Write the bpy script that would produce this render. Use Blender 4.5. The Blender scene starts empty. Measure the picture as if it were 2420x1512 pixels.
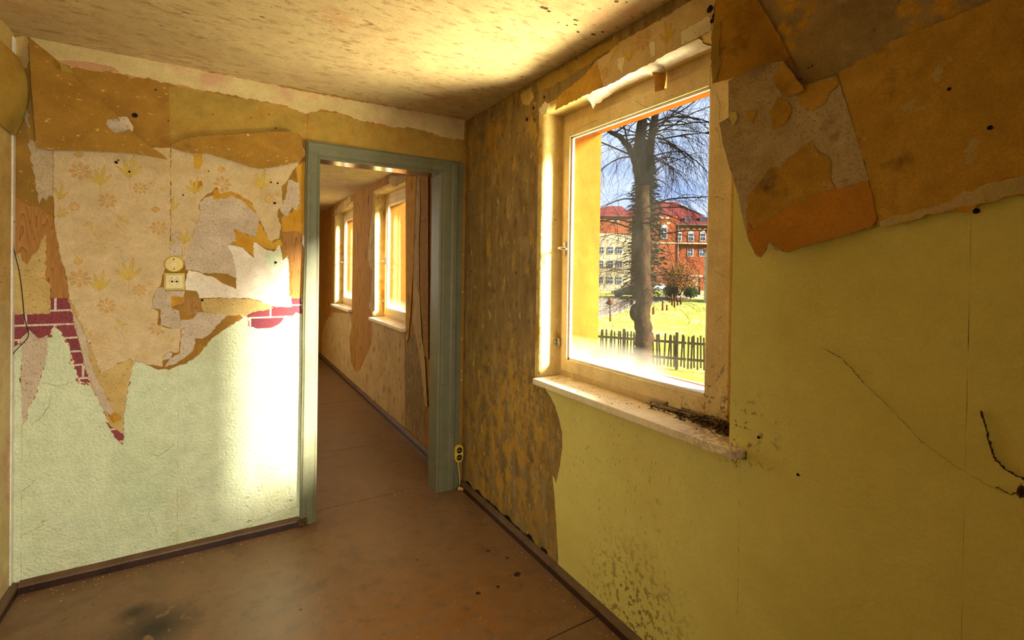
import bpy, bmesh, math, random
from mathutils import Vector, Matrix, noise
from mathutils.geometry import delaunay_2d_cdt, tessellate_polygon
random.seed(7)
SC = bpy.context.scene
COL = SC.collection
PI = math.pi

# ---------------------------------------------------------------- camera
F, CY, YAW, PITCH, ROLL = 1138.8, 647.6, 0.5427, 0.009, 0.0152
CAM = Vector((-1.3666, -2.8706, 1.4290))
FW = Vector((math.sin(YAW)*math.cos(PITCH), math.cos(YAW)*math.cos(PITCH), -math.sin(PITCH)))
R0 = Vector((math.cos(YAW), -math.sin(YAW), 0)); U0 = R0.cross(FW)
RT = R0*math.cos(ROLL) + U0*math.sin(ROLL); UP = -R0*math.sin(ROLL) + U0*math.cos(ROLL)
cd = bpy.data.cameras.new('camera'); cam = bpy.data.objects.new('camera', cd); COL.objects.link(cam)
cd.sensor_width = 36; cd.lens = F/2420*36; cd.shift_y = -(756-CY)/2420; cd.clip_start = 0.02; cd.clip_end = 600
m = Matrix((RT, UP, -FW)).transposed().to_4x4(); m.translation = CAM
cam.matrix_world = m
SC.camera = cam

# ---------------------------------------------------------------- sky, sun, exposure
SC.view_settings.view_transform = 'Standard'; SC.view_settings.look = 'None'
SC.view_settings.exposure = 1.72; SC.view_settings.gamma = 1; SC.view_settings.use_curve_mapping = False
w = bpy.data.worlds.new('sky'); SC.world = w; w.use_nodes = True
nt = w.node_tree; N = nt.nodes; L = nt.links
bg = N['Background']
tc = N.new('ShaderNodeTexCoord'); mp = N.new('ShaderNodeMapping'); mp.inputs['Scale'].default_value = (1.6, 1.6, 4)
ns = N.new('ShaderNodeTexNoise'); ns.inputs['Scale'].default_value = 1.3; ns.inputs['Detail'].default_value = 6
rp = N.new('ShaderNodeValToRGB'); rp.color_ramp.elements[0].position = .30; rp.color_ramp.elements[1].position = .55
rp.color_ramp.elements[0].color = (.24, .38, .74, 1); rp.color_ramp.elements[1].color = (.80, .86, .95, 1)
L.new(tc.outputs['Generated'], mp.inputs[0]); L.new(mp.outputs[0], ns.inputs['Vector'])
L.new(ns.outputs['Fac'], rp.inputs[0]); L.new(rp.outputs[0], bg.inputs[0]); bg.inputs[1].default_value = .5
def lamp(name, kind, energy, loc, to, color=(1, 1, 1), **kw):
    d = bpy.data.lights.new(name, kind); d.energy = energy; d.color = color
    for k, v in kw.items(): setattr(d, k, v)
    o = bpy.data.objects.new(name, d); COL.objects.link(o); o.location = loc
    o.rotation_euler = (Vector(to)-Vector(loc)).to_track_quat('-Z', 'Y').to_euler()
    return o
SUN_DIR = Vector((-1.04, 1.36, -.66))
lamp('sun', 'SUN', 18, (12, -12, 8), Vector((12, -12, 8))+SUN_DIR, (1, .93, .80), angle=math.radians(12))
# fill lamp added by the back wall to lift the left wall
lamp('rear_fill', 'AREA', 6, (-1.15, -3.5, 1.2), (-1.7, 0, .45), (1, .93, .78), shape='RECTANGLE', size=.9, size_y=1.5, spread=math.radians(85))
# lamp added low outside the window, standing in for ground bounce on the ceiling
lamp('ground_bounce_fill', 'AREA', 36, (1.35, -2.25, .05), (-.35, -1.0, 2.4), (1, .90, .62), shape='RECTANGLE', size=1.3, size_y=1.3, spread=math.radians(75))
lamp('hall_fill', 'AREA', 8, (-1.7, 3.9, 1.6), (-.3, 1.0, 1.1), (1, .88, .7), shape='RECTANGLE', size=1.2, size_y=1.4)  # unseen fill lamp added inside the hall to brighten its papers

# ---------------------------------------------------------------- projection of photo points onto real planes
def ray(x, y): return FW + RT*((x-1210)/F) - UP*((y-CY)/F)
def onX(x, y, X=0.): d = ray(x, y); return CAM + d*((X-CAM.x)/d.x)
def onY(x, y, Y=0.): d = ray(x, y); return CAM + d*((Y-CAM.y)/d.y)
def onZ(x, y, Z=0.): d = ray(x, y); return CAM + d*((Z-CAM.z)/d.z)
def atD(x, y, D): d = ray(x, y); return CAM + d*D

# ---------------------------------------------------------------- materials
def srgb(r, g, b):
    f = lambda c: (c/255/12.92 if c/255 <= .04045 else ((c/255+.055)/1.055)**2.4)
    return (f(r), f(g), f(b), 1)
MATS = {}
def mat(name, cols, scale=8., detail=6., rough=.8, bump=.0, bscale=60., stretch=(1, 1, 1), lo=.35, hi=.65, spec=.3,
        specks=None, spots=None, metallic=0., layers=(), wc=False, grain=.16):
    """cols: colours from low to high noise; specks: (colour, scale, threshold); spots: [(centre, radius, colour, strength)];
    layers: (colour, scale, lo, hi, stretch) further mottling"""
    M = bpy.data.materials.new(name); M.use_nodes = True; nt = M.node_tree; N = nt.nodes; L = nt.links
    b = N['Principled BSDF']; b.inputs['Roughness'].default_value = rough; b.inputs['Specular IOR Level'].default_value = spec
    b.inputs['Metallic'].default_value = metallic
    tc = N.new('ShaderNodeNewGeometry' if wc else 'ShaderNodeTexCoord'); CO = 'Position' if wc else 'Object'
    def nz(sc, st=(1, 1, 1), det=detail, rg=.6):
        mp = N.new('ShaderNodeMapping'); mp.inputs['Scale'].default_value = st; L.new(tc.outputs[CO], mp.inputs[0])
        n = N.new('ShaderNodeTexNoise'); n.inputs['Scale'].default_value = sc; n.inputs['Detail'].default_value = det; n.inputs['Roughness'].default_value = rg
        L.new(mp.outputs[0], n.inputs['Vector']); return n.outputs['Fac']
    r = N.new('ShaderNodeValToRGB'); L.new(nz(scale, stretch), r.inputs[0])
    els = r.color_ramp.elements
    if len(cols) == 1: cols = [cols[0], cols[0]]
    els[0].position = lo; els[0].color = cols[0]; els[1].position = hi; els[1].color = cols[-1]
    for i, c in enumerate(cols[1:-1]):
        e = els.new(lo+(hi-lo)*(i+1)/(len(cols)-1)); e.color = c
    out = r.outputs[0]
    def over(out, fac, col):
        mx = N.new('ShaderNodeMix'); mx.data_type = 'RGBA'; L.new(fac, mx.inputs[0]); L.new(out, mx.inputs[6]); mx.inputs[7].default_value = col
        return mx.outputs[2]
    def ramp(v, a, b_, k=1.):
        q = N.new('ShaderNodeMapRange'); q.inputs[1].default_value = a; q.inputs[2].default_value = b_; q.inputs[4].default_value = k; L.new(v, q.inputs[0]); return q.outputs[0]
    def ramp2(v, a, b_, lo_, hi_):
        q = N.new('ShaderNodeMapRange'); q.inputs[1].default_value = a; q.inputs[2].default_value = b_; q.inputs[3].default_value = lo_; q.inputs[4].default_value = hi_; L.new(v, q.inputs[0]); return q.outputs[0]
    for (c, s, a, b_, st) in layers: out = over(out, ramp(nz(s, st, 8), a, b_), c)
    for (cen, rad, c, k, sc, thr, st) in (spots or []):
        vm = N.new('ShaderNodeVectorMath'); vm.operation = 'DISTANCE'; L.new(tc.outputs[CO], vm.inputs[0]); vm.inputs[1].default_value = cen
        g = ramp(vm.outputs['Value'], rad, rad*.15, 1.)
        n = ramp(nz(sc, st, 9, .65), thr, thr+.03, k)
        mu = N.new('ShaderNodeMath'); mu.operation = 'MULTIPLY'; L.new(g, mu.inputs[0]); L.new(n, mu.inputs[1]); out = over(out, mu.outputs[0], c)
    if specks: out = over(out, ramp(nz(specks[1], (1, 1, 1), 3), specks[2], specks[2]+.05), specks[0])
    gr = N.new('ShaderNodeMath'); gr.operation = 'MULTIPLY'; L.new(ramp2(nz(170, (1, 1, 1), 4, .7), .3, .7, 1-grain, 1+grain), gr.inputs[0]); L.new(ramp2(nz(15, (1, 1, 1), 8, .7), .3, .7, 1-grain*.9, 1+grain*.7), gr.inputs[1])
    cb = N.new('ShaderNodeCombineXYZ')
    for i in range(3): L.new(gr.outputs[0], cb.inputs[i])
    mg = N.new('ShaderNodeMix'); mg.data_type = 'RGBA'; mg.blend_type = 'MULTIPLY'; mg.inputs[0].default_value = 1; L.new(out, mg.inputs[6]); L.new(cb.outputs[0], mg.inputs[7]); out = mg.outputs[2]
    L.new(out, b.inputs['Base Color'])
    if bump:
        bp = N.new('ShaderNodeBump'); bp.inputs['Strength'].default_value = 1; bp.inputs['Distance'].default_value = bump
        L.new(nz(bscale, (1, 1, 1), 3, .5), bp.inputs['Height']); L.new(bp.outputs[0], b.inputs['Normal'])
    MATS[name] = M; return M
S = srgb
DK = S(52, 38, 22); NSC = [0]
V = (1, 1, .22)
mat('ochre_paper', [S(136, 96, 32), S(158, 114, 38), S(174, 132, 50)], 5, lo=.3, hi=.7, bump=.0015, bscale=40, layers=[(S(142, 116, 48), 3, .5, .7, (1, 1, 1)), (S(214, 178, 92), 26, .62, .66, (1, 1, 2))])
mat('olive_paper', [S(146, 120, 50), S(172, 140, 60), S(162, 120, 42)], 6, lo=.3, hi=.7, bump=.0012, bscale=60, specks=(S(96, 68, 22), 120, .70))
mat('flap_paper', [S(146, 104, 30), S(164, 122, 42), S(152, 108, 32)], 3.5, lo=.3, hi=.7, bump=.001, bscale=30, layers=[(S(216, 184, 100), 34, .63, .66, (1, 1, 1.6)), (S(140, 104, 44), 9, .58, .72, (1, 1, 1))])
mat('orange_paper', [S(194, 132, 40), S(206, 142, 46)], 6, bump=.001, bscale=40, specks=(S(110, 66, 20), 150, .70))
mat('ochre_bright', [S(196, 140, 30), S(206, 158, 52)], 8, bump=.0012, bscale=50, layers=[(S(168, 112, 30), 12, .55, .68, (1, 1, .4))])
mat('curl_paper', [S(180, 134, 46), S(196, 150, 58), S(172, 126, 44)], 4, bump=.001, bscale=30, layers=[(S(150, 108, 40), 8, .58, .72, (1, 1, 1))])
mat('rust_paper', [S(186, 142, 52), S(200, 156, 62), S(178, 132, 46)], 5, lo=.3, hi=.7, bump=.0015, bscale=40,
    layers=[(S(150, 112, 50), 4, .52, .72, (1, 1, 1)), (S(196, 170, 110), 13, .63, .66, (1, 1, 1)), (S(116, 80, 30), 7, .60, .74, (1, 1, 1)), (S(190, 146, 56), 26, .58, .64, (1, 1.6, .6))])
mat('felt_paper', [S(190, 170, 142), S(208, 190, 162)], 9, bump=.001, bscale=120, specks=(S(140, 112, 76), 180, .60))
mat('felt_dark', [S(184, 162, 126), S(198, 178, 142), S(190, 164, 118)], 7, bump=.001, bscale=120, specks=(S(146, 118, 76), 190, .60), layers=[(S(170, 146, 104), 22, .58, .70, (1, 1, 1)), (S(156, 132, 92), 12, .62, .74, (1, 1, 1))])
mat('white_paper', [S(222, 208, 180), S(240, 230, 206)], 9, bump=.0012, bscale=110, specks=(S(170, 140, 96), 100, .66))
mat('tan_paper', [S(186, 156, 90), S(206, 178, 112)], 9, bump=.001, bscale=80, specks=(S(126, 96, 44), 95, .63))
mat('cream_band', [S(196, 174, 118), S(214, 194, 138)], 4, bump=.001, bscale=60, layers=[(S(200, 158, 122), 6, .52, .66, (1, 1, 1)), (S(176, 140, 60), 30, .66, .69, (1, 1, 2))])
mat('pink_band', [S(186, 136, 96), S(196, 150, 108)], 12, bump=.001)
mat('floral_ground', [S(200, 174, 124), S(210, 186, 140), S(196, 168, 112)], 4, lo=.3, hi=.7, bump=.0006, bscale=50, specks=(S(150, 120, 66), 120, .74))
mat('torn_fibre', [S(150, 104, 40), S(196, 162, 104)], 60, bump=.001, bscale=90)
mat('torn_white', [S(206, 190, 150), S(232, 220, 186)], 60)
mat('fringe', [S(128, 76, 30), S(226, 206, 170)], 70, lo=.45, hi=.52, bump=.001, bscale=90)
mat('print_orange', [S(206, 158, 98)], 10); mat('print_yellow', [S(206, 178, 74)], 10)
mat('print_line', [S(190, 154, 84)], 10); mat('print_peach', [S(214, 180, 126)], 10)
mat('mint_paper', [S(206, 216, 172), S(216, 224, 184), S(202, 214, 170)], 1.6, lo=.3, hi=.7, rough=.6, bump=.009, bscale=80,
    layers=[(S(200, 196, 146), 2.4, .55, .75, (1, 1, 1))], specks=(S(130, 124, 72), 120, .75),
    spots=[((-1.1, 0, .12), .5, S(132, 112, 60), .8, 14, .60, (1, 1, 3)), ((-1.9, 0, .3), .7, S(132, 124, 74), .7, 9, .64, (1.5, 1, 3))])
mat('lime_paper', [S(220, 210, 120), S(228, 216, 124), S(216, 202, 108)], 1.5, grain=.05, lo=.3, hi=.7, rough=.65, bump=.0012, bscale=70,
    specks=(S(130, 112, 44), 70, .74),
    spots=[((0, -1.45, .62), .46, S(120, 100, 46), .6, 42, .60, (1, 1.3, .7)), ((0, -1.55, .12), .34, S(96, 78, 34), .75, 40, .53, (1, 1, 1)),
           ((0, -1.1, .78), .35, S(140, 120, 60), .5, 50, .62, (1, 1.6, .8)), ((0, -1.98, .95), .16, S(92, 72, 30), .8, 40, .58, (1, 1, 1))])
mat('stripped_wall', [S(120, 98, 56), S(142, 118, 72), S(170, 146, 98)], 12, stretch=(1, 1.3, .4), lo=.3, hi=.72, detail=10, bump=.002, bscale=60,
    layers=[(S(176, 144, 66), 9, .60, .62, (1, 1.2, .6)), (S(200, 170, 104), 20, .63, .66, (1, 1.2, .5)), (S(100, 78, 42), 20, .55, .72, (1, 1.3, .7)), (S(206, 168, 70), 30, .66, .69, (1, 1.2, .5))],
    spots=[((0, -.5, .35), .85, S(198, 150, 46), .65, 10, .50, (1, 1.3, .75)), ((0, -.75, .75), .4, S(202, 156, 50), .7, 18, .50, (1, 1.2, .8)), ((0, -.3, 2.3), .5, S(186, 142, 40), .6, 7, .5, (1, 1, 1))])
mat('upper_plaster', [S(156, 130, 88), S(174, 148, 106)], 6, bump=.002, bscale=50,
    layers=[(S(208, 160, 50), 3.2, .50, .54, (1, 1, 1)), (S(170, 150, 110), 18, .58, .64, (1, 1, 1)), (S(90, 68, 36), 40, .64, .70, (1, 1, 1)), (S(184, 140, 36), 14, .66, .69, (1, 1, 1))])
mat('hall_wall', [S(140, 98, 38), S(174, 126, 52), S(156, 106, 38)], 5, stretch=(1, 1.5, .4), lo=.3, hi=.7, bump=.003, bscale=40,
    layers=[(S(112, 84, 46), 9, .56, .68, (1, 1.3, .6)), (S(190, 130, 40), 4, .55, .7, (1, 1, .5))])
mat('hall_paper', [S(198, 172, 116), S(182, 152, 98)], 4, bump=.001, layers=[(S(138, 100, 50), 14, .58, .64, (1, 1.4, .45))])
mat('ceiling_paint', [S(182, 158, 110), S(198, 174, 124), S(190, 162, 116)], 2.2, lo=.3, hi=.72, bump=.0012, bscale=40,
    layers=[(S(164, 136, 90), 26, .54, .66, (.5, 1.4, 1)), (S(190, 150, 104), 4, .56, .72, (1, 1, 1)), (S(134, 100, 58), 44, .63, .68, (.35, 1.3, 1)), (S(150, 120, 74), 90, .6, .7, (1, 1, 1))])
mat('floor_sheet', [S(112, 84, 56), S(132, 100, 68), S(118, 90, 60)], 6, lo=.3, hi=.7, rough=.42, bump=.0006, bscale=40, spec=.4,
    layers=[(S(140, 110, 76), 1.6, .5, .7, (1, 1, 1)), (S(104, 74, 46), 34, .6, .72, (1, 1, 1)), (S(78, 46, 24), 9, .70, .73, (1, 1, 1))],
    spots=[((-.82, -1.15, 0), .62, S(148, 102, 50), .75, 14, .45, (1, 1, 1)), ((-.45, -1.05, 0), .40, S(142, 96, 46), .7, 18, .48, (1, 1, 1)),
           ((-1.585, -.55, 0), .19, S(44, 28, 16), .95, 14, .40, (1, 1, 1)), ((-1.66, -.40, 0), .08, S(56, 36, 20), .95, 18, .34, (1, 1, 1)), ((-1.75, -.68, 0), .06, S(110, 64, 22), .9, 18, .40, (1, 1, 1))])
mat('dark_gap', [S(38, 24, 14)], 20)
mat('skirting', [S(46, 26, 20), S(66, 40, 30)], 12, rough=.38, bump=.0012, bscale=60, spec=.5, specks=(S(120, 98, 70), 60, .72))
mat('skirting_top', [S(92, 68, 44), S(110, 84, 56)], 12, rough=.5, bump=.0012, bscale=60, specks=(S(60, 40, 26), 50, .66))
mat('teal_paint', [S(104, 104, 76), S(116, 116, 88)], 5, rough=.48, bump=.0012, bscale=26, spec=.35, stretch=(1, 1, .3), specks=(S(80, 84, 66), 60, .74))
mat('brown_gloss', [S(110, 92, 70), S(124, 104, 80)], 10, rough=.16, spec=.7, bump=.0004, bscale=20)
mat('window_paint', [S(220, 196, 142), S(232, 210, 158)], wc=True, scale=8, rough=.5, bump=.0008, bscale=50, stretch=(1, 1, .4), spec=.4, specks=(S(104, 72, 34), 75, .70),
    spots=[((.1, -1.86, .93), .28, S(84, 58, 30), .8, 55, .56, (1, 1, 1))])
mat('white_paint', [S(232, 226, 206), S(240, 234, 218)], 9, rough=.4)
mat('sill_paint', [S(236, 218, 176), S(244, 230, 194)], wc=True, scale=6, rough=.4, bump=.0006, bscale=50, specks=(S(120, 84, 40), 70, .71),
    spots=[((.10, -1.90, .9), .22, S(84, 60, 32), .85, 40, .46, (1, 1, 1)), ((.12, -1.0, .9), .12, S(160, 118, 40), .6, 16, .45, (1, 1, 1)), ((.12, -1.45, .9), .2, S(150, 114, 54), .5, 30, .52, (1, 1, 1))])
mat('reveal_plaster', [S(206, 178, 106), S(226, 202, 136)], wc=True, scale=8, bump=.002, bscale=60, stretch=(1, 1, .5), layers=[(S(186, 144, 50), 8, .54, .62, (1, 1, .5)), (S(128, 94, 40), 26, .66, .71, (1, 1, 1))])
mat('soffit_plaster', [S(196, 166, 92), S(212, 186, 116)], wc=True, scale=8, bump=.001, bscale=60, specks=(S(150, 112, 50), 50, .72))
mat('yellow_render', [S(96, 54, 12), S(106, 62, 16)], 6, spec=0, bump=.002, bscale=90, stretch=(1, 1, .4), specks=(S(78, 46, 6), 60, .70))
mat('metal', [S(170, 160, 140)], 10, rough=.35, metallic=.8)
mat('dark_metal', [S(60, 50, 40)], 10, rough=.5, metallic=.5)
mat('bakelite_yellow', [S(206, 176, 54), S(214, 186, 66)], 6, rough=.35, spec=.5)
mat('bakelite_cream', [S(210, 190, 110), S(220, 200, 122)], 6, rough=.35, spec=.5)
mat('black_hole', [S(14, 10, 8)], 10)
mat('cable_white', [S(196, 180, 120)], 20, specks=(S(110, 86, 40), 60, .62))
mat('black_wire', [S(26, 22, 22)], 10, rough=.5)
mat('litter', [S(46, 30, 16), S(104, 76, 38)], 40)
mat('dust_web', [S(86, 64, 40)], 30)
mat('chip', [S(196, 142, 62), S(210, 164, 92)], 30)
# wood-grain print and brick print
def node_mat(name, build, rough=.7, bump=None):
    M = bpy.data.materials.new(name); M.use_nodes = True; N = M.node_tree.nodes; L = M.node_tree.links
    b = N['Principled BSDF']; b.inputs['Roughness'].default_value = rough
    out = build(N, L); L.new(out, b.inputs['Base Color']); MATS[name] = M
def wood(N, L):
    tc = N.new('ShaderNodeTexCoord'); mp = N.new('ShaderNodeMapping'); mp.inputs['Scale'].default_value = (1, 1, .09)
    L.new(tc.outputs['Object'], mp.inputs[0])
    n = N.new('ShaderNodeTexNoise'); n.inputs['Scale'].default_value = 22; n.inputs['Detail'].default_value = 2; n.inputs['Distortion'].default_value = .6
    L.new(mp.outputs[0], n.inputs['Vector'])
    mu = N.new('ShaderNodeMath'); mu.operation = 'MULTIPLY'; mu.inputs[1].default_value = 14; L.new(n.outputs['Fac'], mu.inputs[0])
    fr = N.new('ShaderNodeMath'); fr.operation = 'FRACT'; L.new(mu.outputs[0], fr.inputs[0])
    r = N.new('ShaderNodeValToRGB'); r.color_ramp.elements[0].color = S(178, 128, 52); r.color_ramp.elements[1].color = S(158, 104, 38); r.color_ramp.elements[1].position = .85
    e = r.color_ramp.elements.new(.97); e.color = S(128, 74, 20)
    L.new(fr.outputs[0], r.inputs[0]); return r.outputs[0]
node_mat('wood_print', wood)
def brick(N, L):
    tc = N.new('ShaderNodeTexCoord'); mp = N.new('ShaderNodeMapping'); L.new(tc.outputs['Object'], mp.inputs[0])
    mp.inputs['Rotation'].default_value = (PI/2, 0, 0); mp.inputs['Location'].default_value = (.04, 0, .013)
    b = N.new('ShaderNodeTexBrick'); b.inputs['Scale'].default_value = 1; b.inputs['Mortar Size'].default_value = .0045; b.inputs['Brick Width'].default_value = .19
    b.inputs['Row Height'].default_value = .062; b.inputs['Color1'].default_value = S(142, 56, 60); b.inputs['Color2'].default_value = S(122, 44, 54); b.inputs['Mortar'].default_value = S(214, 198, 176)
    b.inputs['Mortar Smooth'].default_value = .1
    sp = N.new('ShaderNodeSeparateXYZ'); L.new(tc.outputs['Object'], sp.inputs[0])
    cb = N.new('ShaderNodeCombineXYZ'); L.new(sp.outputs[0], cb.inputs[0]); 
    ad = N.new('ShaderNodeMath'); ad.operation = 'ADD'; ad.inputs[1].default_value = .022; L.new(sp.outputs[2], ad.inputs[0]); L.new(ad.outputs[0], cb.inputs[1])
    nn = N.new('ShaderNodeTexNoise'); nn.inputs['Scale'].default_value = 30; nn.inputs['Detail'].default_value = 4
    L.new(cb.outputs[0], b.inputs['Vector']); mx = N.new('ShaderNodeMix'); mx.data_type = 'RGBA'; mx.blend_type = 'MULTIPLY'; mx.inputs[0].default_value = .6
    r = N.new('ShaderNodeValToRGB'); r.color_ramp.elements[0].color = (.35, .3, .3, 1); r.color_ramp.elements[1].color = (1.2, 1.2, 1.2, 1); r.color_ramp.elements[0].position = .3; r.color_ramp.elements[1].position = .6
    L.new(nn.outputs['Fac'], r.inputs[0]); L.new(b.outputs['Color'], mx.inputs[6]); L.new(r.outputs[0], mx.inputs[7]); return mx.outputs[2]
node_mat('brick_print', brick)
# window pane: clear glass with dried grime that thickens towards the bottom edge
def glass(name, zb):
    M = bpy.data.materials.new(name); M.use_nodes = True; nt = M.node_tree; N = nt.nodes; L = nt.links
    N.remove(N['Principled BSDF']); out = N['Material Output']
    tr = N.new('ShaderNodeBsdfTransparent'); tr.inputs[0].default_value = (.97, .97, .97, 1)
    gl = N.new('ShaderNodeBsdfGlossy'); gl.inputs['Roughness'].default_value = .02
    lw = N.new('ShaderNodeLayerWeight'); lw.inputs[0].default_value = .12
    m1 = N.new('ShaderNodeMixShader'); mk = N.new('ShaderNodeMath'); mk.operation = 'MULTIPLY'; mk.inputs[1].default_value = .3; L.new(lw.outputs['Fresnel'], mk.inputs[0]); L.new(mk.outputs[0], m1.inputs[0]); L.new(tr.outputs[0], m1.inputs[1]); L.new(gl.outputs[0], m1.inputs[2])
    tl = N.new('ShaderNodeBsdfTranslucent'); tl.inputs[0].default_value = S(236, 226, 200)
    tc = N.new('ShaderNodeNewGeometry'); sp = N.new('ShaderNodeSeparateXYZ'); L.new(tc.outputs['Position'], sp.inputs[0])
    mr = N.new('ShaderNodeMapRange'); mr.inputs[1].default_value = zb+.13; mr.inputs[2].default_value = zb-.02; mr.inputs[3].default_value = .004; mr.inputs[4].default_value = .17; L.new(sp.outputs[2], mr.inputs[0])
    n = N.new('ShaderNodeTexNoise'); n.inputs['Scale'].default_value = 9; n.inputs['Detail'].default_value = 7; L.new(tc.outputs['Position'], n.inputs['Vector'])
    q = N.new('ShaderNodeMapRange'); q.inputs[1].default_value = .2; q.inputs[2].default_value = .75; q.inputs[3].default_value = .5; q.inputs[4].default_value = 1.2; L.new(n.outputs['Fac'], q.inputs[0])
    mu = N.new('ShaderNodeMath'); mu.operation = 'MULTIPLY'; L.new(mr.outputs[0], mu.inputs[0]); L.new(q.outputs[0], mu.inputs[1])
    m2 = N.new('ShaderNodeMixShader'); L.new(mu.outputs[0], m2.inputs[0]); L.new(m1.outputs[0], m2.inputs[1]); L.new(tl.outputs[0], m2.inputs[2]); L.new(m2.outputs[0], out.inputs[0])
    MATS[name] = M
glass('pane_glass', .985)

# ---------------------------------------------------------------- mesh helpers
def link(name, me, parent=None):
    o = bpy.data.objects.new(name, me); COL.objects.link(o)
    if parent: o.parent = parent
    return o
def tag(o, label=None, cat=None, group=None, kind=None):
    for k, v in (('label', label), ('category', cat), ('group', group), ('kind', kind)):
        if v: o[k] = v
    return o
def empty(name, loc=(0, 0, 0), rz=0, **kw):
    o = bpy.data.objects.new(name, None); COL.objects.link(o); o.location = loc; o.rotation_euler.z = rz; o.empty_display_size = .05
    return tag(o, **kw)
def fin(name, bm, ms, parent=None, smooth=False, origin=None, **kw):
    """link a bmesh as one object; when it is a child of a placed Empty the coordinates are local to it"""
    me = bpy.data.meshes.new(name)
    if smooth:
        for f in bm.faces: f.smooth = True
    bm.to_mesh(me); bm.free()
    for mm in (ms if isinstance(ms, (list, tuple)) else [ms]): me.materials.append(MATS[mm])
    o = link(name, me, parent)
    if origin is not None:
        me.transform(Matrix.Translation(-Vector(origin))); o.location = origin
    return tag(o, **kw)
def box(bm, a, b, mi=0, bev=0):
    a = Vector(a); b = Vector(b)
    lo = Vector((min(a.x, b.x), min(a.y, b.y), min(a.z, b.z))); hi = Vector((max(a.x, b.x), max(a.y, b.y), max(a.z, b.z)))
    vs = [bm.verts.new((x, y, z)) for z in (lo.z, hi.z) for y in (lo.y, hi.y) for x in (lo.x, hi.x)]
    fs = [bm.faces.new([vs[i] for i in q]) for q in ((0, 2, 3, 1), (4, 5, 7, 6), (0, 1, 5, 4), (2, 6, 7, 3), (0, 4, 6, 2), (1, 3, 7, 5))]
    for f in fs: f.material_index = mi
    if bev:
        es = list({e for f in fs for e in f.edges})
        bmesh.ops.bevel(bm, geom=es, offset=bev, segments=2, affect='EDGES', profile=.6, material=mi)
    return fs
def tube(bm, pts, rads, n=6, cap=True, mi=0):
    rings = []; pts = [Vector(p) for p in pts]
    if not isinstance(rads, (list, tuple)): rads = [rads]*len(pts)
    ref = None
    for i, p in enumerate(pts):
        t = (pts[min(i+1, len(pts)-1)]-pts[max(i-1, 0)])
        if t.length < 1e-9: t = Vector((0, 0, 1))
        t.normalize()
        if ref is None: ref = Vector((0, 0, 1)) if abs(t.z) < .9 else Vector((1, 0, 0))
        a = t.cross(ref); 
        if a.length < 1e-6: a = t.cross(Vector((.3, .5, .8)))
        a.normalize(); b = t.cross(a); ref = -b if False else ref
        rings.append([bm.verts.new(p+(a*math.cos(2*PI*k/n)+b*math.sin(2*PI*k/n))*rads[i]) for k in range(n)])
    for r0, r1 in zip(rings, rings[1:]):
        for k in range(n):
            f = bm.faces.new((r0[k], r0[(k+1) % n], r1[(k+1) % n], r1[k])); f.material_index = mi; f.smooth = True
    if cap:
        for r in (rings[0][::-1], rings[-1]): 
            f = bm.faces.new(r); f.material_index = mi
def prism(bm, pts, d, mi=0):
    """extrude a planar loop of 3-D points by vector d"""
    a = [bm.verts.new(p) for p in pts]; b = [bm.verts.new(Vector(p)+Vector(d)) for p in pts]; n = len(a)
    bm.faces.new(a).material_index = mi; bm.faces.new(b[::-1]).material_index = mi
    for i in range(n): bm.faces.new((a[i], b[i], b[(i+1) % n], a[(i+1) % n])).material_index = mi
def bx(name, a, b, mt, parent=None, bev=0, **kw):
    bm = bmesh.new(); box(bm, a, b, 0, bev); return fin(name, bm, mt, parent, **kw)

# ---------------------------------------------------------------- torn paper
def jagged(poly, step, amp, rnd):
    out = []
    n = len(poly)
    for i in range(n):
        a = Vector(poly[i]); b = Vector(poly[(i+1) % n]); l = (b-a).length
        k = max(1, int(l/step)); nrm = Vector((-(b-a).y, (b-a).x)).normalized() if l > 0 else Vector((0, 0))
        off = 0; 
        for j in range(k):
            t = j/k
            o = 0 if j == 0 else (rnd.gauss(0, amp)*.7 + amp*1.5*noise.noise(Vector((a.x*30+t*l*40, b.y*30, i*3.1))))*min(1, 4*t*(1-t)+.4)
            out.append(a+(b-a)*t+nrm*o)
    return out
def clean(poly):
    o = []
    for p in poly:
        if not o or (p-o[-1]).length > .0008: o.append(p)
    if (o[0]-o[-1]).length < .0008: o.pop()
    return o
PLN = {'Y': (lambda a, d, b: Vector((a, -d, b)), lambda x, y: (lambda p: Vector((p.x, p.z)))(onY(x, y))),
       'X': (lambda a, d, b: Vector((-d, a, b)), lambda x, y: (lambda p: Vector((p.y, p.z)))(onX(x, y)))}
SHAPES = {}
def inside(poly, q):
    c = False; n = len(poly); x, y = q
    for i in range(n):
        a, b = poly[i], poly[(i+1) % n]
        if (a[1] > y) != (b[1] > y) and x < (b[0]-a[0])*(y-a[1])/(b[1]-a[1])+a[0]: c = not c
    return c
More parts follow.
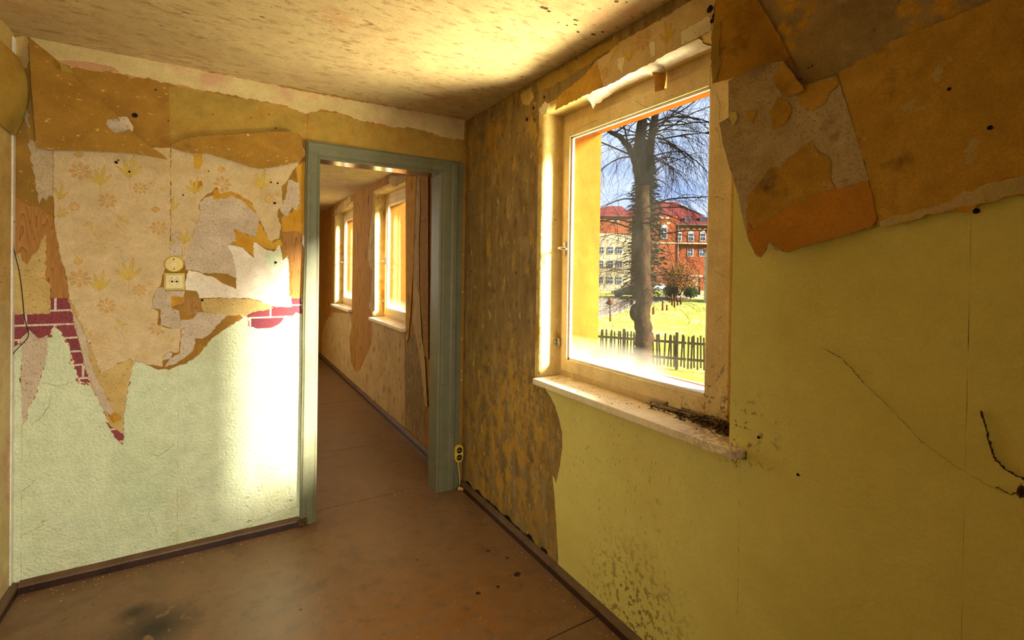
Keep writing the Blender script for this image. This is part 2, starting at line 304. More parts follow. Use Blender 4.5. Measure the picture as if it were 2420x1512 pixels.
def scrap(plane, pts, mt, h, name='wallpaper_scrap', parent=None, amp=.0022, step=.012, edge='torn_fibre', ew=.004, curl=None, world=False,
          grid=.0, label=None, hole=None, key=None, wrinkle=0., clampz=None):
    """a sheet of paper on the wall: pts are photo points read onto the wall (or wall metres if world)"""
    global NSC
    mk, un = PLN[plane]; rnd = random.Random(len(pts)*131+int(abs(pts[0][0])*7)+int(abs(pts[1][1])*13))
    P = [Vector(p) if world else un(*p) for p in pts]
    if clampz is not None: P = [Vector((p.x, max(p.y, clampz[0]))) if p.y < clampz[0] else Vector((p.x, min(p.y, clampz[1]))) for p in P]
    J = clean(jagged(P, step, amp, rnd))
    area = sum(J[i].x*J[(i+1) % len(J)].y-J[(i+1) % len(J)].x*J[i].y for i in range(len(J)))
    if area < 0: J = J[::-1]
    if key: SHAPES[key] = J
    bm = bmesh.new()
    NSC[0] += 1; h += NSC[0]*.0000031
    def place(q, extra=0.):
        d = h + extra
        if curl: d += curl(q)
        if wrinkle: d += wrinkle*(noise.noise(Vector((q.x*5, q.y*5, 3)))+.6)
        if not curl: return mk(q.x, d, q.y)
        p0 = mk(q.x, 0, q.y)                     # the sheet leaves the wall towards the room
        den = (p0-CAM).dot(mk(0, 1, 0)); t = d/den
        return p0+(p0-CAM)*t
    def fill(loop, extra, mi, holes=()):
        verts = [Vector((p.x, p.y)) for p in loop]; n = len(verts); edges = [(i, (i+1) % n) for i in range(n)]
        for H in holes:
            s = len(verts); verts += [Vector((p.x, p.y)) for p in H]; edges += [(s+i, s+(i+1) % len(H)) for i in range(len(H))]
        if grid:
            xs = [p.x for p in loop]; ys = [p.y for p in loop]; x = min(xs)
            while x < max(xs):
                y = min(ys)
                while y < max(ys):
                    q = (x+rnd.uniform(-.1, .1)*grid, y+rnd.uniform(-.1, .1)*grid)
                    if inside(loop, q): verts.append(Vector(q))
                    y += grid
                x += grid
        v2, e2, f2, *_ = delaunay_2d_cdt(verts, edges, [], 1, 1e-6)
        vs = [bm.verts.new(place(q, extra)) for q in v2]
        for f in f2:
            c = sum((v2[i] for i in f), Vector((0, 0)))/len(f)
            if any(inside(H, c) for H in holes): continue
            if not inside(loop, c): continue
            try: fc = bm.faces.new([vs[i] for i in f]); fc.material_index = mi; fc.smooth = bool(grid)
            except ValueError: pass
    H = [clean(jagged([un(*q) for q in hole], .01, .001, rnd))] if hole else []
    fill(J, 0, 0, H)
    # cut edge down towards the wall
    dep = -min(.0011, h*.9)
    n = len(J); lo = [bm.verts.new(place(q, dep)) for q in J]; hi = [bm.verts.new(place(q, 0)) for q in J]
    for i in range(n):
        f = bm.faces.new((hi[i], hi[(i+1) % n], lo[(i+1) % n], lo[i])); f.material_index = 1
    if edge and ew:
        O = []
        for i in range(n):
            t = J[(i+1) % n]-J[i-1]; nr = Vector((t.y, -t.x)); nr = nr.normalized() if nr.length > 1e-9 else Vector((0, 0))
            O.append(J[i]+nr*ew*max(0.02, rnd.random()*1.2*(.5+noise.noise(Vector((J[i].x*25, J[i].y*25, 9))))))
        eo = [bm.verts.new(place(q, -min(.0004, h*.4))) for q in O]; ei = [bm.verts.new(place(q, -min(.0003, h*.3))) for q in J]
        for i in range(n):
            f = bm.faces.new((ei[i], eo[i], eo[(i+1) % n], ei[(i+1) % n])); f.material_index = 1
    o = fin(name, bm, [mt, edge or mt], parent)
    if label: o['label'] = label
    return o

# ---------------------------------------------------------------- room shell
H = 2.40; XL = -2.13; YB = -3.62; HC = 2.315; YH = 6.6
# ceiling, floor
bx('ceiling', (XL-.1, YB-.1, H), (.2, .06, H+.15), 'ceiling_paint', kind='structure')
c2 = bx('ceiling', (XL-.1, .06, HC), (.2, YH, HC+.22), 'ceiling_paint', kind='structure')
floor = bx('floor', (XL-.2, YB-.2, -.12), (.34, YH+.2, -.012), 'dark_gap', kind='structure')
def panel(pts, parent=floor):
    bm = bmesh.new(); prism(bm, [Vector((x, y, -.010)) for x, y in pts][::-1], (0, 0, .010)); bmesh.ops.recalc_face_normals(bm, faces=bm.faces)
    return fin('floor_panel', bm, 'floor_sheet', parent)
g = .0035
sx = -1.62
panel([(XL, -1.371+g), (-.9, -1.366+g), (0, -1.366+g), (0, .114), (XL, .114)])
panel([(XL, YB), (0, YB), (0, -1.366-g), (-.9, -1.366-g), (XL, -1.371-g)])
ys = [.114+.008, 1.03, 2.42, 3.9, 5.2, YH]
for i in range(5):
    y0, y1 = ys[i]+(g if i else 0), ys[i+1]-g
    panel([(-.62 if i == 0 else -.9, y0), (0, y0), (0, y1), (-.9, y1)] if i else [(XL, y0), (0, y0), (0, y1), (XL, y1)])
    if i: panel([(XL, y0-.15), (-.9-.004, y0-.15), (-.9-.004, y1-.15 if i < 4 else y1), (XL, y1-.15 if i < 4 else y1)])

# partition with the doorway (the wall on the photo's left)
DX0, DX1, DZ = -.90, -.185, 2.03
bm = bmesh.new()
box(bm, (XL, 0, -.01), (DX0-.02, .12, H)); box(bm, (DX1+.02, 0, -.01), (0.0, .12, H)); box(bm, (DX0-.02, 0, DZ+.02), (DX1+.02, .12, H))
wall_left = fin('wall_left', bm, 'ochre_paper', kind='structure')
bx('wall_side', (XL-.12, YB, -.01), (XL, YH, H), 'tan_paper', kind='structure')
bx('wall_back', (XL, YB-.12, -.01), (.0, YB, H), 'tan_paper', kind='structure')
bx('wall_hall_end', (XL, YH, -.01), (.0, YH+.12, H), 'hall_wall', kind='structure')

# outer wall with three window openings: (y_near, y_far, sill z, head z)
WIN = [(-1.93, -.88, .885, 2.215), (1.19, 2.22, .90, 2.20), (3.20, 4.24, .90, 2.20)]
NR = .035
def slab(bm, x0, x1, y0, y1, z0, z1, ops, mi=0):
    yb = sorted({y0, y1, *[v for o in ops for v in o[:2]]})
    for a, b in zip(yb, yb[1:]):
        o = [q for q in ops if q[0] <= a+1e-6 and q[1] >= b-1e-6]
        if not o: box(bm, (x0, a, z0), (x1, b, z1), mi)
        else: box(bm, (x0, a, z0), (x1, b, o[0][2]), mi); box(bm, (x0, a, o[0][3]), (x1, b, z1), mi)
bm = bmesh.new(); slab(bm, 0, .15, YB-.12, 0.06, -.01, H, [(WIN[0][0]-NR, WIN[0][1]+NR, WIN[0][2]-.02, WIN[0][3]+NR)])
wall_right = fin('wall_right', bm, 'stripped_wall', kind='structure')
bm = bmesh.new(); slab(bm, 0, .15, .06, YH+.12, -.01, H, [(a-NR, b+NR, c-.02, d+NR) for a, b, c, d in WIN[1:]])
wall_hall = fin('wall_hall', bm, 'hall_wall', kind='structure')
bm = bmesh.new(); slab(bm, .15, .345, YB-.5, YH+.5, -2.3, H+.6, [(a+.12, b-.045, .965, 2.155) for a, b, c, d in WIN])
wall_outside = fin('wall_outside', bm, 'yellow_render', kind='structure')

# ---------------------------------------------------------------- windows
def make_window(n, y0, y1, zs, zt, full):
    W = empty('window_%d' % n, (0, (y0+y1)/2, zs), kind='structure'); o = Vector(W.location)
    def f(name, bm, ms, par=W, **kw):
        bm.transform(Matrix.Translation(-o)); return fin(name, bm, ms, par, **kw)
    # plastered reveal with a rounded nose on three sides
    def reveal(side):
        bm = bmesh.new(); prof = [(-.0005, NR)] + [(NR-NR*math.cos(t), NR-NR*math.sin(t)) for t in [PI/2*k/6 for k in range(7)]] + [(.15, 0)]
        loops = []
        for d, e in prof:
            if side == 'L': pts = [(d, y1+e, zs-.02), (d, y1+e, zt+e)]
            elif side == 'R': pts = [(d, y0-e, zs-.02), (d, y0-e, zt+e)]
            else: pts = [(d, y0-e, zt+e), (d, y1+e, zt+e)]
            k = 14
            loops.append([bm.verts.new(Vector(pts[0]).lerp(Vector(pts[1]), i/k)+Vector((0, (noise.noise(Vector((i*.7, d*9, n)))*.004 if side != 'T' else 0), 0))) for i in range(k+1)])
        for a, b in zip(loops, loops[1:]):
            for i in range(len(a)-1): bm.faces.new((a[i], a[i+1], b[i+1], b[i])).smooth = True
        return bm
    for s in 'LRT': f('reveal', reveal(s), 'reveal_plaster' if s != 'T' else 'soffit_plaster')
    # fixed frame
    fx0, fx1 = .125, .152; fb, ft = zs-.0, zt+.03; sb, st_, sy0, sy1 = zs+.045, zt-.055, y0+.085, y1-.035
    bm = bmesh.new()
    box(bm, (fx0, y0-.01, fb), (fx1, sy0, ft)); box(bm, (fx0, sy1, fb), (fx1, y1+.01, ft)); box(bm, (fx0, sy0, st_), (fx1, sy1, ft)); box(bm, (fx0, sy0, fb), (fx1, sy1, sb))
    f('window_frame', bm, 'window_paint')
    # sash
    gy0, gy1, gz0, gz1 = (y0+.170, y1-.075, zs+.100, zt-.120)
    bm = bmesh.new(); a, b = .113, .146
    box(bm, (a, sy0-.006, sb-.006), (b, gy0, st_+.006), 0, .003); box(bm, (a, gy1, sb-.006), (b, sy1+.006, st_+.006), 0, .003)
    box(bm, (a+.0005, gy0, sb-.006), (b, gy1, gz0), 0, .003); box(bm, (a+.0005, gy0, gz1), (b, gy1, st_+.006), 0, .003)
    sash = f('sash', bm, 'window_paint')
    bm = bmesh.new(); t = .010
    for (p, q) in (((gy0, gz0), (gy0+t, gz1)), ((gy1-t, gz0), (gy1, gz1)), ((gy0, gz0), (gy1, gz0+t)), ((gy0, gz1-t), (gy1, gz1))):
        box(bm, (.124, p[0]+(.0005 if q[0]-p[0] > .1 else 0), p[1]+.0002), (.1335, q[0]-(.0005 if q[0]-p[0] > .1 else 0), q[1]-.0002))
    fin('glazing_bead', bm.copy() if False else bm, 'white_paint', sash); sash.children[0].data.transform(Matrix.Translation(-o))
    bm = bmesh.new(); box(bm, (.134, gy0+.002, gz0+.002), (.137, gy1-.002, gz1-.002)); bm.transform(Matrix.Translation(-o)); fin('pane', bm, 'pane_glass', sash)
    # handle on the left stile, hinge barrels
    hz = zs+.655 if full else zs+.6
    bm = bmesh.new(); box(bm, (.105, gy1+.012, hz-.035), (.113, gy1+.040, hz+.035), 0, .003); bm.transform(Matrix.Translation(-o)); hp = fin('handle_plate', bm, 'metal', sash)
    bm = bmesh.new(); tube(bm, [(.105, gy1+.026, hz), (.075, gy1+.026, hz)], .006, 8); tube(bm, [(.075, gy1+.030, hz), (.072, gy1+.014, hz), (.075, gy1-.028, hz-.004), (.079, gy1-.035, hz-.006)], [.006, .0075, .006, .003], 8)
    bm.transform(Matrix.Translation(-o)); fin('handle', bm, 'metal', sash)
    bm = bmesh.new()
    tube(bm, [(.108, y1-.02, zs+.16), (.108, y1-.02, zs+.20)], .010, 8); tube(bm, [(.102, y1-.01, zs+.175), (.09, y1-.002, zs+.185)], .007, 6)
    f('bracket', bm, 'metal')
    # wooden sill board
    bm = bmesh.new(); zt_ = zs+.012 
    box(bm, (-.05, y0-.062, zt_-.030), (.128, y1-.018+(.0), zt_), 0, .006)
    f('window_sill', bm, 'sill_paint')
    # outer metal sill
    bm = bmesh.new(); prism(bm, [(.165, y0+.1, .985), (.40, y0+.1, .955), (.40, y0+.1, .935), (.165, y0+.1, .960)], (0, y1-y0-.13, 0)); f('outer_sill', bm, 'white_paint')
    return W, sash, (gy0, gy1, gz0, gz1)
W1, sash1, GL = make_window(1, *WIN[0], True)
make_window(2, *WIN[1], False); make_window(3, *WIN[2], False)
# catch plate and drain cover on the bottom rail of the near window
o = Vector(W1.location)
bm = bmesh.new(); box(bm, (.1105, -1.66, .915), (.1135, -1.60, .965), 0, .001); bm.transform(Matrix.Translation(-o)); fin('catch_plate', bm, 'window_paint', sash1)
bm = bmesh.new(); box(bm, (.098, -1.86, .901), (.113, -1.50, .913), 0, .002); bm.transform(Matrix.Translation(-o)); fin('weather_strip', bm, 'metal', W1)

# ---------------------------------------------------------------- doorway
D = empty('door_1', (DX0, 0, 0), kind='structure'); o = Vector(D.location)
def df(name, bm, ms='teal_paint'):
    bm.transform(Matrix.Translation(-o)); return fin(name, bm, ms, D)
bm = bmesh.new(); box(bm, (DX0-.022, .0, 0), (DX0, .125, DZ), 0, .002); df('jamb', bm)
bm = bmesh.new(); box(bm, (DX1, .0, 0), (DX1+.022, .125, DZ), 0, .002); df('jamb', bm)
bm = bmesh.new(); box(bm, (DX0-.022, .0, DZ), (DX1+.022, .125, DZ+.022), 0, .001); df('head_lining', bm, 'brown_gloss')
def casing(bm, pts_in, pts_out):
    """moulded architrave strip between an inner line and an outer line, in steps of thickness"""
    prof = [(0, 0), (0, .010), (.10, .014), (.16, .012), (.24, .018), (.60, .021), (.70, .026), (.86, .027), (.94, .022), (1, .020), (1, 0)]
    L_ = []
    for (pi, po) in zip(pts_in, pts_out):
        L_.append([bm.verts.new(Vector(pi).lerp(Vector(po), t)+Vector((0, -d, 0))) for t, d in prof])
    for a, b in zip(L_, L_[1:]):
        for i in range(len(prof)-1): bm.faces.new((a[i], a[i+1], b[i+1], b[i]))
    for e in (L_[0], L_[-1][::-1]): bm.faces.new(e)
    bmesh.ops.recalc_face_normals(bm, faces=bm.faces)
OL, OR_, OT = DX0-.082, -.055, DZ+.092
def zz(a, b, n=10): return [tuple(Vector(a).lerp(Vector(b), i/n)) for i in range(n+1)]
bm = bmesh.new(); casing(bm, zz((DX0, 0, 0), (DX0, 0, DZ)), [(x+.004*noise.noise(Vector((z*3, 1, 2))), y, z) for x, y, z in zz((OL-.004, 0, 0), (OL+.006, 0, OT))]); df('casing', bm)
bm = bmesh.new(); casing(bm, zz((DX1, 0, 0), (DX1, 0, DZ)), zz((OR_, 0, 0), (OR_, 0, OT))); df('casing', bm)
bm = bmesh.new(); casing(bm, zz((DX0, 0, DZ), (DX1, 0, DZ)), zz((OL+.006, 0, OT), (OR_, 0, OT))); df('casing', bm)
bm = bmesh.new(); box(bm, (OR_-.002, -.014, 0), (OR_+.030, 0, OT+.0), 0, .002); df('filler_strip', bm)

# ---------------------------------------------------------------- skirting boards
def skirt(name, a, b, nrm, ext=0):
    a = Vector(a); b = Vector(b); nrm = Vector(nrm); n = 24
    bm = bmesh.new(); prof = [(0, 0), (.026, 0), (.027, .030), (.024, .037), (.004, .050), (0, .050)]
    L_ = []
    for i in range(n+1):
        p = a.lerp(b, i/n); L_.append([bm.verts.new(p+nrm*(d)+Vector((0, 0, z+(.0012*noise.noise(p*9) if z > .02 else 0)))) for d, z in prof])
    for q, r in zip(L_, L_[1:]):
        for i in range(len(prof)-1):
            f = bm.faces.new((q[i], q[i+1], r[i+1], r[i])); f.material_index = 1 if i >= 2 else 0
    bm.faces.new(L_[0]); bm.faces.new(L_[-1][::-1]); bmesh.ops.recalc_face_normals(bm, faces=bm.faces)
    return fin(name, bm, ['skirting', 'skirting_top'], kind='structure')
skirt('baseboard_left', (XL+.026, -.0, 0), (OL-.008, -.0, 0), (0, -1, 0))
skirt('baseboard_right', (0, YB, 0), (0, -.02, 0), (-1, 0, 0))
skirt('baseboard_side', (XL, YB, 0), (XL, 0, 0), (1, 0, 0))
skirt('baseboard_hall', (0, .13, 0), (0, YH, 0), (-1, 0, 0))

# ---------------------------------------------------------------- wallpaper, left wall
WL = wall_left
def sl(pts, mt, h, **kw): return scrap('Y', pts, mt, h*.001, parent=kw.pop('parent', WL), **kw)
zb = .045
for a, b in ((XL+.001, -2.1002), (-2.0995, -1.5435), (-1.543, OL-.002)):
    scrap('Y', [(a, zb), (b, zb), *([(b, 1.28), (-1.30, 1.215), (-1.41, 1.115), (a, 1.02)] if b > -1.2 else [(b, 1.0), (-1.9, 1.19), (a, 1.19)])], 'mint_paper', .0006, name='wallpaper_sheet', parent=WL, amp=.0006, ew=.001, step=.03, world=True, label='mint green textured wallpaper')
sl([(3, 743), (119, 740), (119, 704), (160, 704), (171, 735), (176, 770), (188, 811), (200, 860), (215, 905), (190, 900), (176, 862), (166, 820), (150, 790), (129, 767), (112, 800), (100, 830), (84, 812), (66, 835), (45, 800), (28, 838), (8, 820)],
   'brick_print', 1.1, edge='fringe', ew=.02, label='strip of paper printed with red bricks')
sl([(577, 747), (600, 735), (640, 722), (690, 725), (690, 704), (713, 704), (713, 742), (700, 738), (690, 747), (675, 745), (660, 765), (640, 775), (610, 777), (586, 769), (590, 750)], 'brick_print', 1.1, edge='fringe', ew=.012, label='strip of paper printed with red bricks')
sl([(19, 471), (41, 471), (63, 487), (91, 490), (119, 512), (132, 550), (141, 597), (157, 640), (163, 706), (119, 706), (119, 741), (18, 742)], 'wood_print', .9, label='brown paper printed with wood grain')
sl([(22, 600), (35, 610), (47, 597), (52, 615), (63, 625), (75, 603), (88, 594), (110, 550), (107, 660), (118, 672), (119, 740), (22, 743), (20, 660)], 'tan_paper', 1.5)
sl([(52, 800), (70, 780), (90, 800), (113, 792), (112, 830), (100, 880), (85, 930), (70, 960), (62, 990), (54, 1004), (51, 960), (51, 880)], 'felt_paper', 1.6, edge='fringe', ew=.006)
sl([(24, 90), (66, 84), (67, 140), (64, 160), (30, 158), (24, 130)], 'tan_paper', .8)
sl([(46, 215), (60, 190), (70, 330), (128, 350), (128, 465), (118, 462), (110, 474), (100, 465), (92, 482), (86, 450), (84, 420), (72, 370), (68, 300), (52, 260)], 'felt_dark', 1.0, amp=.003)
sl([(67, 84), (120, 94), (408, 152), (722, 217.5), (900, 249), (1098, 284), (1096, 330), (1060, 326), (980, 303), (940, 300), (850, 284), (800, 265), (760, 258), (722, 268), (670, 248), (600, 234), (540, 222), (480, 214), (440, 202), (400, 196), (330, 182), (270, 170), (220, 158), (140, 148), (110, 124)],
   'cream_band', 1.0, amp=.004, step=.015, edge='pink_band', ew=.012, label='cream painted band under the ceiling')
sl([(138, 143), (200, 146), (270, 160), (283, 170), (230, 168), (170, 158)], 'pink_band', 1.4)
sl([(730, 262), (800, 268), (850, 287), (940, 303), (980, 306), (1060, 329), (1096, 333), (1092, 376), (1062, 380), (900, 357), (726, 336), (728, 300)], 'olive_paper', .7, amp=.002, label='olive yellow paper above the doorway')
sl([(400, 205), (440, 207), (540, 228), (670, 250), (722, 270), (724, 330), (700, 312), (470, 322), (405, 340), (402, 280)], 'olive_paper', .6, amp=.001)
# greyish backing layers
sl([(470, 478), (500, 462), (530, 460), (560, 455), (590, 480), (612, 515), (606, 558), (590, 557), (553, 540), (560, 570), (545, 575), (556, 600), (557, 657), (530, 646), (500, 645), (440, 638), (437, 610), (447, 580), (460, 530), (472, 505)], 'felt_paper', 1.5, amp=.003)
sl([(446, 638), (471, 644), (509, 657), (534, 672), (558, 683), (558, 644), (550, 603), (534, 578), (575, 586), (600, 610), (600, 572), (625, 588), (647, 595), (660, 578), (669, 616), (680, 603), (683, 632), (683, 726), (647, 724), (613, 710), (581, 704), (471, 704), (465, 688), (438, 685), (438, 666)], 'white_paper', 1.5, edge='torn_fibre', ew=.004, label='pale rough backing paper with zigzag torn top')
sl([(625, 592), (650, 596), (662, 580), (666, 604), (664, 630), (628, 628)], 'mint_paper', 1.8, edge=None)
sl([(361, 707), (374, 679), (386, 679), (390, 687), (437, 687), (434, 700), (405, 726), (424, 735), (427, 757), (455, 754), (465, 738), (540, 742), (515, 766), (495, 790), (478, 800), (462, 799), (456, 828), (436, 846), (408, 862), (390, 867), (402, 848), (426, 833), (430, 779), (399, 773), (380, 767), (380, 732), (361, 729)], 'felt_paper', 1.8, amp=.002)
sl([(478, 707), (530, 704), (597, 707), (628, 718), (646, 728), (597, 737), (578, 746), (543, 745), (484, 738), (476, 723)], 'tan_paper', 2.0)
sl([(432, 704), (455, 704), (476, 712), (470, 735), (440, 745), (436, 722)], 'wood_print', 1.3)
sl([(560, 742), (575, 750), (535, 775), (500, 800), (470, 838), (440, 858), (400, 873), (365, 870), (345, 862), (380, 840), (430, 800), (480, 780), (520, 750)], 'ochre_paper', 1.3, edge='torn_fibre', ew=.006)
sl([(669, 548), (700, 545), (722, 560), (727, 600), (722, 625), (716, 650), (713, 704), (690, 704), (690, 640), (681, 600), (672, 580)], 'wood_print', 1.2, label='brown paper printed with wood grain')
sl([(700, 395), (722, 380), (722, 560), (698, 560), (668, 545), (665, 520), (672, 500), (690, 505), (706, 470), (704, 430)], 'ochre_bright', .9)
sl([(682, 425), (708, 432), (708, 480), (700, 498), (690, 490), (680, 513), (668, 505), (662, 490), (675, 470)], 'felt_paper', 1.4, amp=.003)
sl([(716, 555), (728, 560), (730, 590), (722, 592), (714, 575)], 'white_paper', 2.2)
# flowered paper, two lengths meeting at a seam, ending in a long torn tongue
fa = sl([(128, 350), (128, 470), (131, 540), (140, 590), (155, 640), (163, 690), (172, 730), (184, 760), (200, 800), (210, 850), (222, 880), (240, 920), (258, 960), (270, 985), (284, 960), (297, 900), (305, 870), (318, 850), (350, 862), (385, 866), (382, 845), (396, 832), (422, 832), (428, 790), (426, 775), (402, 776), (372, 768), (374, 735), (358, 728), (362, 700), (378, 676), (388, 640), (402.6, 600), (402.6, 350)],
   'floral_ground', 2.6, name='wallpaper_sheet', key='fa', edge='torn_fibre', label='cream flowered wallpaper torn to a long pointed tongue', wrinkle=.002, grid=.04)
sl([(404.2, 346), (450, 340), (715, 350), (705, 390), (690, 405), (680, 425), (665, 440), (668, 480), (655, 500), (664, 540), (660, 562), (640, 570), (625, 545), (612, 515), (592, 476), (570, 462), (545, 452), (520, 458), (512, 442), (500, 455), (485, 462), (470, 480), (472, 510), (460, 530), (450, 580), (440, 610), (425, 635), (404.2, 625)],
   'floral_ground', 2.6, name='wallpaper_sheet', key='fb', edge='torn_fibre', label='cream flowered wallpaper beside the doorway', amp=.003)
sl([(455, 365), (477, 362), (478, 390), (470, 402), (458, 396)], 'ochre_bright', 2.9); sl([(458, 430), (478, 428), (478, 442), (466, 452), (456, 446)], 'ochre_bright', 2.9)
sl([(500, 446), (545, 441), (585, 462), (606, 500), (600, 500), (575, 474), (545, 462), (522, 466), (506, 470)], 'ochre_bright', 1.9, amp=.004)
sl([(555, 540), (590, 557), (604, 560), (607, 520), (625, 548), (645, 575), (662, 566), (668, 578), (655, 590), (628, 585), (602, 570), (600, 606), (572, 583), (548, 575), (560, 568)], 'ochre_bright', 1.2, amp=.003)
sl([(402, 575), (410, 548), (424, 550), (428, 575), (430, 605), (402, 605)], 'felt_paper', 3.0)
sl([(403, 700), (434, 702), (430, 716), (404, 726)], 'ochre_bright', 1.9)
sl([(402, 776), (428, 778), (424, 800), (412, 806), (402, 792)], 'ochre_bright', 2.9)
sl([(376, 838), (390, 832), (408, 833), (404, 848), (380, 852)], 'felt_paper', 3.2)
# layers under the tongue
sl([(163, 700), (175, 760), (190, 820), (205, 880), (222, 925), (245, 965), (258, 1005), (272, 1030), (290, 1049), (292, 1000), (300, 930), (312, 870), (320, 850), (300, 850), (240, 880)], 'tan_paper', 2.0, edge='fringe', ew=.006, curl=lambda q: .003)
sl([(172, 735), (186, 762), (204, 800), (212, 850), (226, 890), (250, 935), (268, 970), (262, 982), (244, 966), (224, 925), (204, 872), (190, 815), (176, 765)], 'felt_paper', 3.0, curl=lambda q: .003)
sl([(258, 985), (270, 975), (282, 980), (284, 992), (270, 1000)], 'ochre_bright', 3.6, curl=lambda q: .003)
sl([(248, 995), (262, 1008), (284, 1022), (292, 1026), (289, 1046), (274, 1036), (258, 1010)], 'brick_print', 3.4, curl=lambda q: .003)
sl([(322, 760), (330, 700), (334, 715), (330, 770), (326, 790), (321, 782)], 'ochre_paper', 3.2)
# printed flowers
def flowers(shape_keys, plane, h, parent, ox, oz, sc=1.):
    bm = bmesh.new(); mk = PLN[plane][0]; polys = [SHAPES[k] for k in shape_keys]
    x0 = min(p.x for J in polys for p in J); x1 = max(p.x for J in polys for p in J); z0 = min(p.y for J in polys for p in J); z1 = max(p.y for J in polys for p in J)
    eps = [0.]
    def blob(cx, cz, ang, l, wd, mi, outline=True):
        if not any(inside(J, (cx, cz)) and inside(J, (cx+l*.5*math.cos(ang), cz+l*.5*math.sin(ang))) and inside(J, (cx-l*.5*math.cos(ang), cz-l*.5*math.sin(ang))) for J in polys): return
        n = 10; eps[0] = (eps[0]+.0000021) % .00018
        for k, (g_, m_) in enumerate((((1.0, 2), (.8, mi)) if outline else ((1.0, mi),))):
            vs = []
            for i in range(n):
                t = 2*PI*i/n; a = math.cos(t)*l*.5*g_; b = math.sin(t)*wd*.5*(g_ if k == 0 else g_*.9)*(1-.35*abs(math.cos(t)))
                vs.append(bm.verts.new(mk(cx+a*math.cos(ang)-b*math.sin(ang), h+.0002*k+eps[0], cz+a*math.sin(ang)+b*math.cos(ang))))
            bm.faces.new(vs).material_index = m_
    def stroke(x, z, ang, l, wd, bend=0):
        n = 5
        for i in range(n): blob(x+math.cos(ang)*l*(i+.5)/n, z+math.sin(ang)*l*(i+.5)/n, ang, l/n*1.2, wd, 2, False); ang += bend/n
    def flower(x, z, r, mi, pet=8, core=3):
        for k in range(pet):
            a = 2*PI*k/pet; blob(x+math.cos(a)*r*.68, z+math.sin(a)*r*.68, a, r*.60, r*.44, mi)
        blob(x, z, 0, r*.72, r*.62, core)
    def leafpair(x, z, s, sp=.5):
        for a, k_ in ((PI/2-sp*1.3, .8), (PI/2-sp*.3, 1.15), (PI/2+sp*.5, .9), (PI/2+sp*1.5, .7)): blob(x+math.cos(a)*s*.5*k_, z+math.sin(a)*s*.5*k_, a, s*k_, s*.17, 1)
    TW, TH = .548*sc, .482*sc
    i0 = int((x0-ox)/TW)-2; i1 = int((x1-ox)/TW)+2; j0 = int((z0-oz)/TH)-2; j1 = int((z1-oz)/TH)+2
    for i in range(i0, i1+1):
        for j in range(j0, j1+1):
            X = ox+i*TW; Z = oz+j*TH
            s = sc
            flower(X, Z, .042*s, 0); flower(X+.095*s, Z-.124*s, .036*s, 0); flower(X+.287*s, Z-.238*s, .036*s, 0); flower(X+.215*s, Z-.055*s, .030*s, 0, 8, 1)
            flower(X+.255*s, Z-.025*s, .020*s, 3, 7, 0); flower(X-.065*s, Z-.19*s, .026*s, 1, 7, 3); flower(X-.02*s, Z-.16*s, .022*s, 0, 9, 3); flower(X+.075*s, Z-.275*s, .032*s, 3, 6, 3)
            for (a, b, l) in ((.07, -.055, .085), (.175, -.01, .10), (.335, -.155, .07), (-.07, -.135, .065), (.43, -.06, .08), (.39, -.31, .07)):
                leafpair(X+a*s, Z+b*s, l*s); stroke(X+a*s, Z+(b-.06)*s, PI/2-.1, .075*s, .0025*s, .2)
            blob(X-.005*s, Z+.075*s, .3, .035*s, .03*s, 0); blob(X-.01*s, Z+.085*s, PI/2, .03*s, .012*s, 1); blob(X+.275*s, Z-.15*s, .2, .036*s, .032*s, 0)
            for (a, b) in ((.14, -.20), (.16, -.215), (.13, -.235), (.30, -.05), (.32, -.065), (.345, -.30), (.02, -.235), (.04, -.25), (.46, -.18), (.48, -.20)):
                blob(X+a*s, Z+b*s, a*40, .026*s, .012*s, 1)
            for (a, b, g_, l) in ((.05, -.33, .4, .12), (.20, -.12, 1.2, .1), (.36, -.22, .9, .1), (.10, -.17, -.4, .12), (.42, -.10, 2.2, .09)): stroke(X+a*s, Z+b*s, g_, l*s, .0025*s, -.8)
    return fin('floral_print', bm, ['print_orange', 'print_yellow', 'print_line', 'print_peach'], parent, kind='stuff')
def lift(o, amt=0): return o
FP = flowers(['fa'], 'Y', .0065, WL, -1.914, 1.842); FP2 = flowers(['fb'], 'Y', .0032, WL, -1.914, 1.842)
# snap the print of the wrinkled sheet back onto its surface
for v in FP.data.vertices:
    v.co.y += .0065 - (.0026+.002*(noise.noise(Vector((v.co.x*5, v.co.z*5, 3)))+.6)+.0004)
# folded-over flaps
F0 = PLN['Y'][1](67, 83); F1 = PLN['Y'][1](405, 375); fd = (F1-F0).normalized()
def fold(q):
    s = max(0., -( (q-F0).x*fd.y*-1 + (q-F0).y*fd.x )*1.0)
    return .002+.075*(1-math.exp(-s*5))
sl([(67, 84), (80, 98), (112, 123), (150, 155), (178, 185), (215, 214), (262, 258), (300, 300), (345, 340), (385, 365), (396, 377), (340, 366), (290, 360), (200, 356), (130, 354), (86, 349), (82, 300), (74, 200), (70, 130)],
   'flap_paper', 3, name='paper_flap', amp=.0006, edge=None, curl=fold, grid=.03, hole=[(252, 282), (270, 280), (290, 285), (307, 303), (290, 312), (272, 314), (256, 302)], label='large folded-down ochre paper flap with a hole')
sl([(140, 147), (155, 152), (168, 163), (175, 176), (160, 170), (146, 168)], 'olive_paper', 8, name='paper_flap', curl=lambda q: .02, edge=None)
T0 = PLN['Y'][1](405, 340).y
def fold2(q):
    s = max(0., (1.975-.02*(q.x+1.55))-q.y+.03); return .004+.022*math.exp(-((s-.02)/.05)**2)+.006
